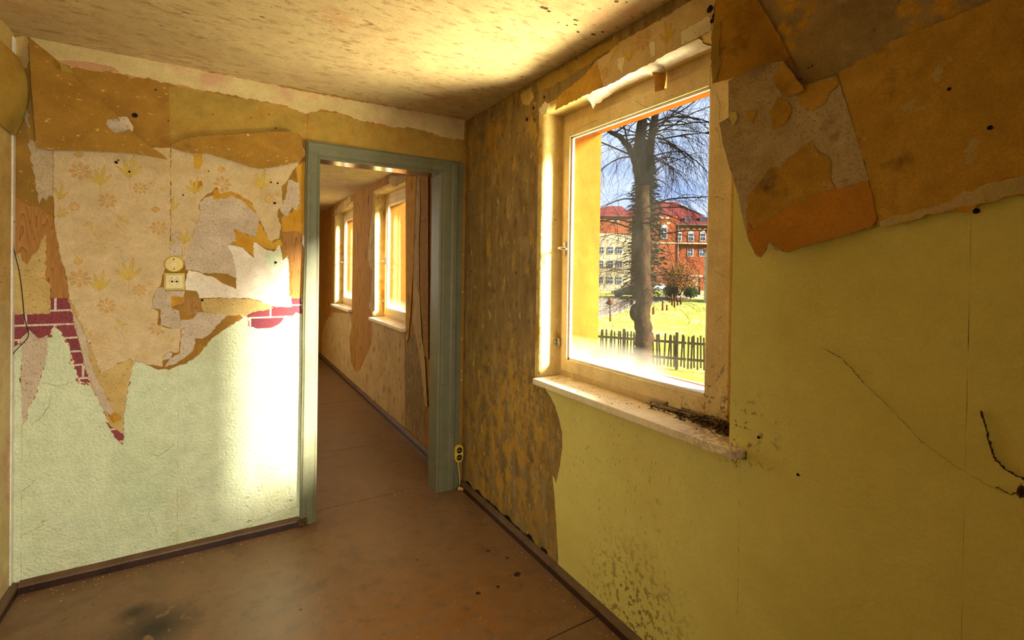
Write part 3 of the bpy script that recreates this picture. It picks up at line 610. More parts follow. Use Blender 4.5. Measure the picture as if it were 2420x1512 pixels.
sl([(404, 341), (430, 330), (470, 323), (560, 317), (680, 311), (702, 316), (714, 345), (722, 366), (706, 380), (675, 388), (640, 396), (610, 398), (590, 394), (560, 383), (520, 370), (495, 362), (455, 362), (430, 356), (406, 350)],
   'flap_paper', 3.5, name='paper_flap', amp=.0012, edge='torn_fibre', curl=fold2, grid=.03, label='ochre paper flap folded over the flowered sheet')
# small holes and nail marks
def marks(plane, pts, parent, h=.0045):
    bm = bmesh.new(); mk, un = PLN[plane]
    for (x, y, r) in pts:
        c = un(x, y); bm.faces.new([bm.verts.new(mk(c.x+math.cos(t)*r*random.uniform(.85, 1.1), h, c.y+math.sin(t)*r*random.uniform(.85, 1.1))) for t in [2*PI*k/14 for k in range(14)]])
    return fin('nail_hole', bm, 'black_hole', parent, kind='stuff')
marks('Y', [(319, 273, .012), (207, 104, .012), (142, 196, .005), (275, 384, .007), (280, 379, .004), (306, 406, .005), (368, 213, .004), (593, 279, .003), (652, 303, .004), (640, 431, .005), (656, 433, .005), (649, 480, .007), (503, 271, .003), (651, 620, .007), (478, 709, .006), (433, 461, .004), (493, 405, .003), (398, 285, .003), (635, 271, .003)], WL)

sl([(248, 276), (300, 276), (316, 300), (310, 318), (262, 322), (246, 300)], 'felt_paper', 1.9, edge=None)
bm = bmesh.new()
for (x, y, r_, e) in [(1285, 18, .016, 2.2), (1297, 26, .010, 1.6), (1320, 53, .008, 1), (1361, 47, .012, 2), (1366, 75, .010, 1.6), (1402, 81, .012, 2.4), (1424, 75, .010, 1.8), (1233, 181, .010, 2), (1340, 60, .008, 1.5), (1360, 58, .009, 2), (1457, 3, .012, 1.5), (1480, 5, .008, 1), (1218, 105, .004, 1), (560, 170, .006, 4), (440, 30, .007, 5), (620, 40, .006, 4), (380, 60, .004, 6)]:
    c = onZ(x, y, H); bm.faces.new([bm.verts.new((c.x+math.cos(t)*r_*e*.5*random.uniform(.7, 1.2), c.y+math.sin(t)*r_*.6*random.uniform(.6, 1.2), H-.0006)) for t in [-2*PI*k/12 for k in range(12)]])
fin('flaked_spot', bm, 'litter', [o for o in COL.objects if o.name == 'ceiling'][0], kind='stuff')

# ---------------------------------------------------------------- wallpaper, window wall
WR = wall_right
def sr(pts, mt, h, **kw): return scrap('X', pts, mt, h*.001, parent=kw.pop('parent', WR), **kw)
U = PLN['X'][1]
edgepts = [U(*q) for q in [(1291, 922), (1300, 935), (1311, 955), (1322, 990), (1329, 1020), (1329, 1060), (1322, 1110), (1314, 1142), (1310, 1128), (1306, 1124), (1311, 1175), (1316, 1250), (1320, 1320), (1317, 1346)]]
scrap('X', [(-1.9765, .862), *[( -.935, .862)], *[(p.x, p.y) for p in edgepts], (edgepts[-1].x-.01, .044), (-1.9765, .044)], 'lime_paper', .0012, name='wallpaper_sheet', parent=WR, amp=.0012, world=True, label='yellow green wallpaper under the window sill')
for a, b in ((-1.9772, -2.495), (-2.4955, -3.02), (-3.0205, YB+.001)):
    scrap('X', [(a, .044), (b, .044), (b, 2.0), (a, 2.0)] if a < -2 else [(a, .044), (b, .044), (b, 2.05), (-1.938, 2.05), (-1.938, .90), (-1.998, .89), (a-.02, .865), (a, .86)], 'lime_paper', .0012, name='wallpaper_sheet', parent=WR, amp=.0003, step=.05, ew=.0008, world=True, label='yellow green wallpaper beside the window')
scrap('X', [(-1.94, 2.0), (-1.97, 2.395), (YB+.001, 2.395), (YB+.001, 1.7), (-2.3, 1.7)], 'upper_plaster', .0016, name='plaster_patch', parent=WR, world=True, step=.03, label='bare grey and ochre plaster above the torn papers')
sr([(1322, 226), (1345, 208), (1380, 180), (1412, 143), (1420, 178), (1428, 204), (1380, 226), (1312, 260), (1316, 240)], 'rust_paper', 1.4)
sr([(1412, 143), (1440, 125), (1465, 100), (1530, 66), (1600, 22), (1646, -6), (1696, -6), (1684, 40), (1686, 71), (1640, 95), (1560, 136), (1500, 168), (1429, 205), (1420, 178)], 'floral_ground', 2.0, name='wallpaper_sheet', key='fc', label='flowered wallpaper above the window')
FP3 = flowers(['fc'], 'X', .0024, WR, -1.566+.02, 2.309)
sr([(1270, 192), (1310, 170), (1345, 150), (1410, 112), (1460, 88), (1462, 100), (1405, 140), (1340, 185), (1300, 205), (1272, 215)], 'olive_paper', 1.0, amp=.004)
sr([(1230, 225), (1255, 205), (1262, 230), (1250, 250), (1236, 246)], 'tan_paper', 1.2, amp=.003); sr([(1274, 260), (1290, 240), (1298, 248), (1292, 268), (1280, 272)], 'white_paper', 3.0, amp=.003)
sr([(1610, 78), (1675, 38), (1683, 55), (1680, 74), (1630, 98), (1612, 108)], 'white_paper', 2.6); sr([(1458, 140), (1478, 134), (1472, 175), (1462, 160)], 'white_paper', 2.6); sr([(1536, 102), (1548, 98), (1550, 130), (1540, 138)], 'white_paper', 2.6)
# rust-coloured sheet on the right
sr([(1981, 172), (2027, 146), (2113, 95), (2200, 62), (2285, 26), (2360, -6), (2700, -150), (2700, 350), (2420, 447), (2330, 468), (2242, 490), (2180, 508), (2126, 520), (2074, 530), (2053, 421), (2018, 301), (1984, 189)], 'rust_paper', 6, name='wallpaper_sheet', grid=.06, wrinkle=.004, amp=.0016, clampz=(0, 2.398), curl=lambda q: .004, label='rust brown wallpaper sheet with torn lower edge')
sr([(2078, 524), (2126, 508), (2170, 494), (2240, 478), (2300, 452), (2360, 430), (2420, 414), (2600, 360), (2600, 405), (2420, 458), (2330, 478), (2240, 497), (2160, 518), (2120, 528), (2082, 536)], 'cream_band', 9, amp=.004, edge='ochre_bright', ew=.012, curl=lambda q: .005)
# hanging sheet
XA = U(2053, 421).x; XB = U(1720, 400).x
def hang(q):
    t = max(0., min(1.3, (q.x-XA)/(XB-XA)))        # 0 at the seam, 1 at the free edge over the window
    return .008+.045*t**1.8+.012*max(0, (1.62-q.y))*4*(.4+.6*math.sin(q.x*16)**2)*.5
sr([(1721, 192), (1778, 158), (1850, 144), (1895, 203), (1940, 190), (1978, 178), (1986, 200), (2019, 310), (2053, 421), (2073, 522), (2060, 538), (1990, 558), (1900, 584), (1862, 597), (1832, 590), (1817, 570), (1812, 590), (1798, 610), (1785, 603), (1768, 568), (1757, 525), (1745, 460), (1725, 400), (1708, 340), (1699, 290), (1714, 282), (1722, 277)],
   'felt_dark', 4, name='paper_flap', amp=.001, step=.02, edge='torn_white', ew=.001, grid=.03, curl=hang, label='grey-brown backing sheet hanging loose beside the window')
hang2 = lambda q: hang(q)+.0012
sr([(1769, 464), (1800, 425), (1821, 396), (1840, 398), (1855, 387), (1872, 368), (1890, 350), (1919, 333), (1925, 345), (1932, 361), (1950, 365), (1962, 378), (1960, 417), (1975, 447), (1941, 454), (1855, 492), (1780, 542), (1764, 518)], 'rust_paper', 4, name='wallpaper_scrap', amp=.002, grid=.03, curl=hang2, edge='torn_fibre')
sr([(1780, 544), (1820, 515), (1855, 493), (1941, 455), (2000, 440), (2052, 426), (2073, 518), (2058, 536), (1990, 556), (1900, 582), (1864, 595), (1842, 585), (1818, 569), (1811, 587), (1799, 606), (1784, 598), (1769, 566), (1764, 522)], 'orange_paper', 4, name='wallpaper_scrap', amp=.0012, grid=.03, curl=lambda q: hang(q)+.0022, edge='torn_fibre', ew=.002)
sr([(1880, 205), (1930, 195), (1972, 182), (1982, 200), (1960, 218), (1950, 245), (1920, 262), (1890, 248), (1885, 225)], 'rust_paper', 4, amp=.002, grid=.03, curl=hang2)
sr([(1838, 232), (1862, 240), (1872, 262), (1858, 292), (1842, 300), (1822, 302), (1820, 262)], 'rust_paper', 4, amp=.002, grid=.03, curl=hang2)
sr([(1762, 262), (1788, 258), (1778, 290), (1768, 280)], 'rust_paper', 4, amp=.001, grid=.03, curl=hang2)
sr([(1724, 266), (1738, 266), (1742, 280), (1732, 298), (1728, 284), (1722, 276)], 'lime_paper', 4, amp=.0006, curl=lambda q: hang(q)+.006, edge='torn_white', ew=.004)
sr([(1838, 160), (1850, 150), (1872, 172), (1893, 202), (1900, 212), (1880, 222), (1852, 226), (1834, 205), (1828, 185)], 'curl_paper', 4, name='paper_flap', amp=.001, grid=.02, curl=lambda q: hang(q)+.010, edge='torn_fibre', label='small ochre tongue curling from under the big flap')
# big curled flap above the window corner
A0 = U(1786, 0); A1 = U(1881, 166)
def roll(q):
    d = (A1-A0); nrm = Vector((-d.y, d.x)).normalized()
    s = abs((q-A0).dot(nrm)); t = min(1., s/.34); k = min(1., max(0., (2.42-q.y)/.45))
    return .004+(.10*math.sin(min(1., t*1.35)*PI/2)**.8)*(.25+.75*k)
sr([(1696, -40), (1687, 56), (1681, 120), (1683, 198), (1717, 189), (1748, 177), (1778, 163), (1800, 152), (1825, 145), (1845, 142), (1858, 146), (1883, 168), (1872, 146), (1846, 95), (1812, 34), (1766, -40)],
   'curl_paper', 4, name='paper_flap', amp=.0008, step=.015, grid=.02, curl=roll, clampz=(0, 2.397), edge='torn_fibre', ew=.001, label='big ochre paper flap curling forward above the window corner')
sr([(1684, 70), (1692, 50), (1704, 60), (1700, 120), (1704, 150), (1692, 190), (1684, 197), (1682, 120)], 'olive_paper', 4, amp=.003, grid=.02, curl=lambda q: roll(q)+.0015)
marks('X', [(1116, 642, .006), (1220, 645, .006), (1175, 484, .004), (1679, 22, .012), (1688, 38, .007), (1684, 50, .008), (1262, 255, .009), (1246, 282, .01), (1264, 283, .006), (1287, 230, .007)], WR, .003)
marks('X', [(2250, 214, .004), (2346, 305, .005)], WR, .0165)
marks('X', [(2308, 499, .006), (1794, 1033, .005), (1887, 1121, .004), (1120, 440, .003)], WR, .003)
# drooping strips of the soffit paper
bm = bmesh.new()
def sheet(bm, c, mi=0):
    g_ = [[bm.verts.new(p) for p in row] for row in c]
    for a, b in zip(g_, g_[1:]):
        for i in range(len(a)-1): f = bm.faces.new((a[i], a[i+1], b[i+1], b[i])); f.smooth = True; f.material_index = mi
rows = []
ZT = WIN[0][3]
for i in range(29):
    t = i/28; y = -1.17-.62*t; row = []
    for k in range(11):
        s_ = k/10
        if s_ < .6: a = .85+(PI/2-.85)*s_/.6; px_, pz_ = NR-NR*math.cos(a)*1.06, ZT+NR-NR*1.06*math.sin(a)
        else: px_, pz_ = NR+(s_-.6)/.4*.05, ZT-.002
        dr = max(0., 1-t/.26); px_ += .0; pz_ -= .075*dr*max(0, s_-.45)*(1-.35*abs(math.sin(t*40)))
        dr2 = max(0., 1-abs(t-.62)/.10); pz_ -= .02*dr2*s_
        row.append((px_-.001, y+.012*math.sin(s_*7+t*3)*(1 if t < .04 else .3), pz_-.002-.002*noise.noise(Vector((t*14, s_*3, 1)))))
    rows.append(row)
sheet(bm, rows); o = fin('paper_flap', bm, 'white_paper', W1, label='torn white soffit paper drooping over the window'); o.data.transform(Matrix.Translation(-Vector(W1.location)))
bm = bmesh.new(); rows = []
for i in range(8):
    t = i/7; rows.append([(.045+.035*math.sin(s_*PI)-.02*t*t+.03*t, -1.545-.062*s_*(1-.5*abs(t-.45))-.012*t, 2.212-.092*t+.012*math.sin(s_*PI)) for s_ in [k/6 for k in range(7)]])
sheet(bm, rows); o = fin('paper_flap', bm, 'chip', W1, label='small tan curl of paper hanging from the soffit'); o.data.transform(Matrix.Translation(-Vector(W1.location)))

# ---------------------------------------------------------------- wallpaper in the hall
WH = wall_hall
def sh(pts, mt, h, **kw): return scrap('X', pts, mt, h*.001, parent=WH, **kw)
sh([(761, 789), (770, 760), (786, 738), (829, 740), (832, 772), (826, 800), (830, 858), (840, 880), (852, 874), (862, 850), (878, 812), (881, 758), (957, 784), (957.4, 1010), (900, 962), (860, 926), (800, 876), (761, 842)], 'hall_paper', 1.5, name='wallpaper_sheet', amp=.006, clampz=(.05, 3), label='stained pale wallpaper under the hall windows')
sh([(886, 470), (880, 505), (876, 530), (870, 600), (872, 625), (880, 640), (876, 700), (872, 728), (878, 738), (886, 735)], 'hall_paper', 1.5, amp=.004)
sh([(918, 424), (925, 416), (955, 416), (957, 430), (932, 442), (925, 436)], 'hall_paper', 1.5, amp=.006)
sh([(788, 510), (800, 488), (828, 462), (830, 478), (812, 494), (796, 510)], 'hall_paper', 1.5, amp=.006)
sh([(958.5, 416), (984, 416), (980, 520), (976, 640), (970, 740), (965, 800), (959, 812)], 'ochre_bright', 6, name='wallpaper_sheet', amp=.001, curl=lambda q: .001, grid=.05, label='ochre wallpaper length beside the near hall window')
sh([(985, 416), (992, 416), (993, 500), (990, 560), (991, 690), (996, 790), (1004, 850), (1010, 960), (1004, 960), (996, 880), (984, 800), (975, 760), (977, 640), (981, 520)], 'hall_paper', 8, name='wallpaper_sheet', amp=.002, curl=lambda q: .0015, grid=.05, label='pale wallpaper length behind the door jamb')
sh([(993, 416), (1012, 416), (1012, 850), (1003, 840), (993, 700), (992, 560), (995, 500)], 'flap_paper', 9, name='wallpaper_sheet', amp=.002, curl=lambda q: .002, grid=.05, label='orange wallpaper length behind the door jamb')
sh([(958.5, 815), (968, 790), (980, 790), (996, 870), (1004, 960), (1008, 1046), (958.5, 1008)], 'stripped_wall', 1.0, amp=.003, clampz=(.05, 3))

# ---------------------------------------------------------------- far-left side wall pieces
WS = [o for o in COL.objects if o.name == 'wall_side'][0]
bm = bmesh.new(); box(bm, (XL, -.030, .05), (XL+.006, -.002, 2.38), 0, .001); fin('corner_strip', bm, 'white_paint', WS)
bm = bmesh.new(); rows = []
for i in range(9):
    t = i/8; rows.append([(XL+.004+.05*s*math.sin(PI*(.15+.8*t)), -.035-.18*(1-s), 2.31-.33*t-.02*s) for s in [k/5 for k in range(6)]])
sheet(bm, rows); fin('paper_flap', bm, 'olive_paper', WS, label='olive paper flap curling from the side wall')
bm = bmesh.new(); box(bm, (XL, -3.6, .05), (XL+.0015, -.032, 1.27)); fin('wallpaper_sheet', bm, 'cream_band', WS, label='cream lower wallpaper on the side wall')

# ---------------------------------------------------------------- switch and sockets
def disc(bm, c, r, y0, y1, n=28, mi=0, bev=.0):
    a = [bm.verts.new((c[0]+math.cos(2*PI*k/n)*r, y0, c[1]+math.sin(2*PI*k/n)*r)) for k in range(n)]
    b = [bm.verts.new((c[0]+math.cos(2*PI*k/n)*(r-bev*.3), (y0*.3+y1*.7), c[1]+math.sin(2*PI*k/n)*(r-bev*.3))) for k in range(n)]
    e = [bm.verts.new((c[0]+math.cos(2*PI*k/n)*(r-bev), y1, c[1]+math.sin(2*PI*k/n)*(r-bev))) for k in range(n)]
    for p, q in ((a, b), (b, e)):
        for k in range(n): f = bm.faces.new((p[k], p[(k+1) % n], q[(k+1) % n], q[k])); f.material_index = mi; f.smooth = True
    bm.faces.new(e).material_index = mi; bm.faces.new(a[::-1]).material_index = mi
c = onY(412, 624); T = empty('light_switch', (c.x, 0, c.z), label='round yellow light switch on the flowered wallpaper above the square socket', cat='light switch')
bm = bmesh.new(); disc(bm, (0, 0), .041, -.002, -.022, 32, 0, .006); fin('cover', bm, 'bakelite_yellow', T)
bm = bmesh.new(); box(bm, (-.0145, -.0245, -.012), (.0145, -.0205, .012), 0, .001); box(bm, (-.0135, -.0285, .0), (.0135, -.0235, .011), 0, .0015); fin('rocker', bm, 'bakelite_cream', T)
bm = bmesh.new(); disc(bm, (-.001, .0235), .003, -.0215, -.0228, 8); fin('screw', bm, 'black_hole', T)
bm = bmesh.new(); disc(bm, (.001, -.0235), .003, -.0215, -.0228, 8); fin('screw', bm, 'black_hole', T)
c = onY(412.5, 665); T = empty('wall_socket', (c.x, 0, c.z), label='square cream wall socket just below the round yellow switch', cat='socket')
bm = bmesh.new(); q = .0415
for (y, s) in ((-.002, q), (-.010, q), (-.016, q-.010)): pass
L_ = [[bm.verts.new((sx_*s, y, sz_*s)) for sx_, sz_ in ((-1, -1), (1, -1), (1, 1), (-1, 1))] for y, s in ((-.002, q), (-.011, q), (-.017, q-.009))]
for a, b in zip(L_, L_[1:]):
    for k in range(4): bm.faces.new((a[k], a[(k+1) % 4], b[(k+1) % 4], b[k]))
bm.faces.new(L_[0][::-1]); 
inn = [bm.verts.new((math.cos(2*PI*k/24)*.021, -.017, math.sin(2*PI*k/24)*.021)) for k in range(24)]
dp = [bm.verts.new((math.cos(2*PI*k/24)*.020, -.006, math.sin(2*PI*k/24)*.020)) for k in range(24)]
for k in range(24): bm.faces.new((inn[k], inn[(k+1) % 24], dp[(k+1) % 24], dp[k]))
bm.faces.new(dp)
cor = L_[2]; 
for s in range(4):  # fan between the square front and the round well
    k0 = {0: 15, 1: 21, 2: 3, 3: 9}[s]; 
    ks = [(k0+i) % 24 for i in range(7)]
    bm.faces.new([cor[s], cor[(s+1) % 4]]+[inn[k] for k in reversed(ks)])
bmesh.ops.recalc_face_normals(bm, faces=bm.faces); fin('cover', bm, 'bakelite_cream', T)
bm = bmesh.new(); disc(bm, (-.0095, 0), .0045, -.0062, -.0075, 10); disc(bm, (.0095, 0), .0045, -.0062, -.0075, 10); disc(bm, (0, 0), .0022, -.0062, -.0075, 8); fin('contact_hole', bm, 'black_hole', T)
bm = bmesh.new(); box(bm, (-.003, -.012, .016), (.003, -.0062, .0205)); fin('earth_clip', bm, 'metal', T)
bm = bmesh.new(); box(bm, (-.003, -.012, -.0205), (.003, -.0062, -.016)); fin('earth_clip', bm, 'metal', T)
# double surface socket by the door casing, turned towards the room corner
T = empty('double_socket', (-.040, -.0, .235), label='yellow double surface socket at the foot of the blue-grey door casing', cat='socket')
def stad(r, hl, y, n=10, cx=0): return [(cx+math.cos(t)*r, y, hl+math.sin(t)*r) for t in [PI*k/n for k in range(n+1)]]+[(cx-math.cos(t)*r, y, -hl-math.sin(t)*r) for t in [PI*k/n for k in range(n+1)]]
bm = bmesh.new(); A = [bm.verts.new(v) for v in stad(.029, .028, -.002)]; B = [bm.verts.new(v) for v in stad(.029, .028, -.044)]; Cc = [bm.verts.new(v) for v in stad(.026, .028, -.049)]
for a, b in ((A, B), (B, Cc)):
    for k in range(len(a)): bm.faces.new((a[k], a[(k+1) % len(a)], b[(k+1) % len(a)], b[k])).smooth = True
bm.faces.new(A[::-1]); bm.faces.new(Cc); fin('housing', bm, 'bakelite_yellow', T)
for s in (1, -1):
    bm = bmesh.new(); disc(bm, (0, s*.0235), .0195, -.0485, -.0495, 20); fin('socket_well', bm, 'dark_metal', T)
    bm = bmesh.new(); disc(bm, (-.008, s*.0235+.003), .0045, -.0495, -.0502, 8); disc(bm, (.008, s*.0235-.001), .0045, -.0495, -.0502, 8); disc(bm, (0, s*.0235-.011), .006, -.0495, -.0502, 8); fin('contact_hole', bm, 'black_hole', T)
    bm = bmesh.new(); box(bm, (-.013, -.0502, s*.0235-.0025), (.013, -.0496, s*.0235+.0025)); fin('contact_rib', bm, 'bakelite_yellow', T)
bm = bmesh.new(); tube(bm, [(.0, -.03, -.055), (.002, -.028, -.09), (.010, -.03, -.14), (.013, -.03, -.19), (.014, -.03, -.231)], .0042, 8); fin('cable', bm, 'cable_white', T)

# ---------------------------------------------------------------- wires, cobwebs, litter
def wire(name, pts, r, mt, **kw):
    bm = bmesh.new(); pts = [Vector(p) for p in pts]; out = []
    for i in range(len(pts)-1):
        p0, p1, p2, p3 = pts[max(0, i-1)], pts[i], pts[i+1], pts[min(len(pts)-1, i+2)]
        for k in range(5):
            t = k/5; out.append(.5*((2*p1)+(p2-p0)*t+(2*p0-5*p1+4*p2-p3)*t*t+(3*p1-p0-3*p2+p3)*t**3))
    out.append(pts[-1]); tube(bm, out, r, 6); return fin(name, bm, mt, **kw)
wire('loose_wire', [onY(x, y, -.018) for x, y in [(35, 523), (16, 545), (6, 560), (10, 574), (24, 578), (31, 560), (33, 590), (45, 640), (52, 690), (58, 750), (67, 785), (64, 800), (50, 815), (34, 832), (28, 845)]], .0016, 'black_wire', label='thin black wire hanging loose near the room corner', cat='wire')
def wobble(pts, plane, d, amp, r, bm, n=9):
    """a sooty cobweb thread lying along the wall"""
    for a, b in zip(pts, pts[1:]):
        q = [];
        for k in range(n+1):
            t = k/n; x = a[0]+(b[0]-a[0])*t; y = a[1]+(b[1]-a[1])*t
            p = onX(x+random.gauss(0, amp), y+random.gauss(0, amp), -d-random.random()*.003) if plane == 'X' else onY(x+random.gauss(0, amp), y+random.gauss(0, amp), -d-random.random()*.003)
            q.append(p)
        tube(bm, q, [r*random.uniform(.4, 1.3) for _ in q], 4, False)
bm = bmesh.new(); wobble([(2318, 970), (2330, 1010), (2342, 1060), (2352, 1085), (2380, 1112), (2420, 1133)], 'X', .006, 1.0, .0022, bm)
wobble([(1945, 822), (1990, 848), (2018, 878), (2040, 903)], 'X', .004, 1.2, .0008, bm); wobble([(2040, 903), (2110, 970), (2180, 1045), (2250, 1095), (2330, 1145), (2385, 1168)], 'X', .004, 1.2, .0004, bm)
wobble([(2350, 1150), (2390, 1168), (2415, 1164), (2425, 1150)], 'X', .006, 1.4, .0010, bm)
for k in range(150):
    a = random.uniform(0, 2*PI); e = random.uniform(.2, 1.1); wobble([(2414+math.cos(a)*10*e, 1162+math.sin(a)*15*e), (2414+math.cos(a+1.9)*11*e, 1162+math.sin(a+1.9)*17*e)], 'X', .006+.01*random.random(), 2, .0005, bm, 4)
fin('cobweb', bm, 'dust_web', label='sooty cobweb strands on the yellow green wall', cat='cobweb', kind='stuff')
bm = bmesh.new()
for P_ in ([(580, 1250), (600, 1234), (630, 1222), (660, 1208), (690, 1202), (706, 1196)], [(51, 1160), (70, 1148), (82, 1134)], [(395, 1280), (405, 1262), (418, 1258)], [(52, 1265), (90, 1246), (106, 1238)], [(350, 1070), (375, 1078), (412, 1050)], [(75, 1003), (95, 990), (115, 960), (120, 935)], [(356, 1200), (352, 1214), (360, 1235), (372, 1258)], [(100, 905), (140, 912), (180, 900)]):
    wobble(P_, 'Y', .003, .8, .0005, bm)
fin('cobweb', bm, 'dust_web', label='thin dusty threads on the mint green wall', cat='cobweb', kind='stuff')
bm = bmesh.new()
for k in range(16):
    a = (random.uniform(1330, 1700), 0); 
for P_ in ([(1360, 305), (1410, 285)], [(1500, 238), (1528, 254), (1540, 252)], [(1545, 995), (1560, 1010), (1575, 1000)], [(1690, 900), (1706, 880), (1712, 860)], [(1692, 760), (1708, 745)], [(1690, 640), (1712, 655)], [(1691, 300), (1700, 320), (1704, 350)], [(1694, 220), (1702, 250), (1700, 285)], [(1690, 465), (1712, 470)], [(1695, 990), (1705, 950), (1710, 915)], [(1696, 992), (1711, 960)], [(1350, 870), (1362, 905)], [(1372, 872), (1366, 890)]):
    for a, b in zip(P_, P_[1:]):
        q = [onX(a[0]+(b[0]-a[0])*t+random.gauss(0, .8), a[1]+(b[1]-a[1])*t+random.gauss(0, .8), .110) for t in [i/8 for i in range(9)]]
        tube(bm, q, [.0006*random.uniform(.4, 1.4) for _ in q], 4, False)
fin('cobweb', bm, 'dust_web', label='fine dirty threads on the near window frame', cat='cobweb', kind='stuff')
# litter heaped at the near end of the sill
bm = bmesh.new()
SZ = .897
for k in range(520):
    t = random.random()**.6; y = -1.90+.42*(1-t)*random.random() if random.random() < .7 else random.uniform(-1.9, -1.55)
    x = .122-abs(random.gauss(0, .028)); z = SZ+abs(random.gauss(0, .012))*t
    x = min(.116, max(0.0, x)); l = random.uniform(.006, .035); a = random.uniform(0, 2*PI); e = random.uniform(-.2, .5)
    d = Vector((math.cos(a)*math.cos(e)*.6, math.sin(a)*math.cos(e), math.sin(e)))*l
    p0 = Vector((x, y, z+.001)); p1 = p0+d; p1.z = max(SZ+.001, p1.z); p1.x = min(.122, max(-.04, p1.x)); p1.y = max(-1.915, p1.y)
    tube(bm, [p0, (p0+p1)/2+Vector((0, 0, .002)), p1], [.0012, .0015, .0006], 4, False)
for k in range(160):
    y = -1.91+abs(random.gauss(0, .14)); x = .115-abs(random.gauss(0, .035)); r = random.uniform(.002, .008)
    bmesh.ops.create_icosphere(bm, subdivisions=1, radius=r, matrix=Matrix.Translation((x, y, SZ+r*.5+random.random()*.014)) @ Matrix.Diagonal((1, 1, .7, 1)))
fin('twig_litter', bm, 'litter', label='dark heap of twigs and dirt on the window sill against the frame', cat='litter', kind='stuff')
bm = bmesh.new()
for k in range(130):
    y = random.uniform(-1.54, -.92); x = random.uniform(-.03, .10); r = random.uniform(.0004, .0014)*random.choice((1, 1, 1, 1.8))
    bmesh.ops.create_icosphere(bm, subdivisions=1, radius=r, matrix=Matrix.Translation((x, y, SZ+r*.6)))
for k in range(26):
    x = -.05+random.uniform(-.012, .012); z = .885+random.uniform(-.03, .02); y = -1.985+random.uniform(-.012, .006); l = .02
    tube(bm, [(x, y, z), (x+random.uniform(-l, l)*.5, y+random.uniform(-l, l)*.7, z+random.uniform(-l, l))], .0005, 4, False)
fin('crumbs', bm, 'litter', label='scattered crumbs of dirt along the near window sill', cat='crumbs', kind='stuff')
# crumbs on the floor
bm = bmesh.new()
for k in range(520):
    if random.random() < .5: x = random.uniform(XL+.03, -.03); y = -.03-abs(random.gauss(0, .05)) if x < OL else .1+random.gauss(0, .03)
    elif random.random() < .6: x = -.03-abs(random.gauss(0, .05)); y = random.uniform(-2.2, -.05)
    else: x = random.uniform(XL, 0); y = random.uniform(-1.8, 0)
    r = random.uniform(.0008, .003); x = max(XL+.03, min(-.032, x))
    bmesh.ops.create_icosphere(bm, subdivisions=1, radius=r, matrix=Matrix.Translation((x, y, r*.5)) @ Matrix.Rotation(random.random()*6, 4, 'Z') @ Matrix.Diagonal((1.8, .8, .6, 1)))
fin('crumbs', bm, 'chip', label='plaster crumbs scattered on the brown floor by the skirting boards', cat='crumbs', kind='stuff')
bm = bmesh.new(); prs = []
c = onZ(1099, 1160, .0)
for i in range(7):
    t = i/6; prs.append([(c.x-.035+.06*t+.008*math.cos(a), c.y+.03-.06*t+.010*math.cos(a), .013+.011*math.sin(a)) for a in [5.2*k/8 for k in range(9)]])
sheet(bm, prs); fin('paper_curl', bm, 'chip', label='small rolled scrap of ochre paper on the floor by the room corner', cat='paper scrap')
for i, (x, y, r) in enumerate([(1154, 1301, .011), (1199, 1318, .010), (1222, 1357, .020), (1177, 1386, .010), (1130, 1402, .012), (985, 1323, .008), (2260/3.18, 1180+828/3.18, .008)]):
    c = onZ(x, y, .0); bm = bmesh.new(); bm.faces.new([bm.verts.new((c.x+math.cos(t)*r*random.uniform(.7, 1.2), c.y+math.sin(t)*r*random.uniform(.6, 1.1), .0004)) for t in [2*PI*k/11 for k in range(11)]])
    mm = fin('floor_stain', bm, 'skirting', floor)
# broken plaster at the foot of the left door casing
bm = bmesh.new()
for k in range(26):
    r = random.uniform(.005, .013); bmesh.ops.create_icosphere(bm, subdivisions=1, radius=r, matrix=Matrix.Translation((OL+random.uniform(-.012, .03), -.03+random.uniform(-.012, .008), random.uniform(.003, .045))))
fin('plaster_rubble', bm, 'litter', label='crumbling dark rubble at the foot of the left door casing', cat='rubble', kind='stuff')
# mouldy ragged fringe over the skirting of the window wall
bm = bmesh.new(); cols = []; y = -.05
while y > -.98:
    hgt = max(.0008, .010+.030*noise.noise(Vector((y*14, 0, 0)))+.010*noise.noise(Vector((y*70, 3, 0)))+random.gauss(0, .0015))
    cols.append((bm.verts.new((-.0018, y, .040)), bm.verts.new((-.0018, y, .050+hgt)))); y -= .004
for a, b in zip(cols, cols[1:]): bm.faces.new((a[0], b[0], b[1], a[1]))
fin('damp_edge', bm, 'black_hole', WR, kind='stuff')

# ================================================================ outdoors
GZ = -2.17
def O(r, g, b):
    c = srgb(r, g, b); return (c[0]*.31, c[1]*.30, c[2]*.31, 1)
mat('grass', [S(104, 112, 10), S(146, 144, 20), S(168, 156, 70)], .5, detail=9, bump=.02, bscale=20, layers=[(S(170, 160, 100), 1.2, .58, .66, (1, 1, 1)), (S(84, 108, 18), 3.5, .6, .7, (1, 1, 1))])
mat('road', spec=0, cols=[O(176, 164, 142), O(190, 178, 156)], scale=2)
mat('bark', spec=0, cols=[O(62, 46, 32), O(90, 68, 48)], scale=7, bump=.03, bscale=9, stretch=(1, 1, .35), layers=[(O(70, 74, 40), 3, .55, .7, (1, 1, 1))])
mat('bark_limb', spec=0, cols=[O(14, 18, 26), O(24, 28, 34)], scale=6, bump=.02, bscale=12)
mat('twig', spec=0, cols=[O(20, 18, 18)], scale=5)
mat('needles', spec=0, cols=[O(30, 52, 34), O(50, 74, 46)], scale=3)
mat('fence_wood', spec=0, cols=[O(136, 124, 104), O(164, 150, 128)], scale=6, bump=.004, bscale=20)
mat('post_wood', spec=0, cols=[O(120, 76, 54), O(140, 92, 66)], scale=6)
mat('brick_wall', spec=0, cols=[O(150, 82, 52), O(172, 100, 64)], scale=1.5, bump=.01, bscale=8)
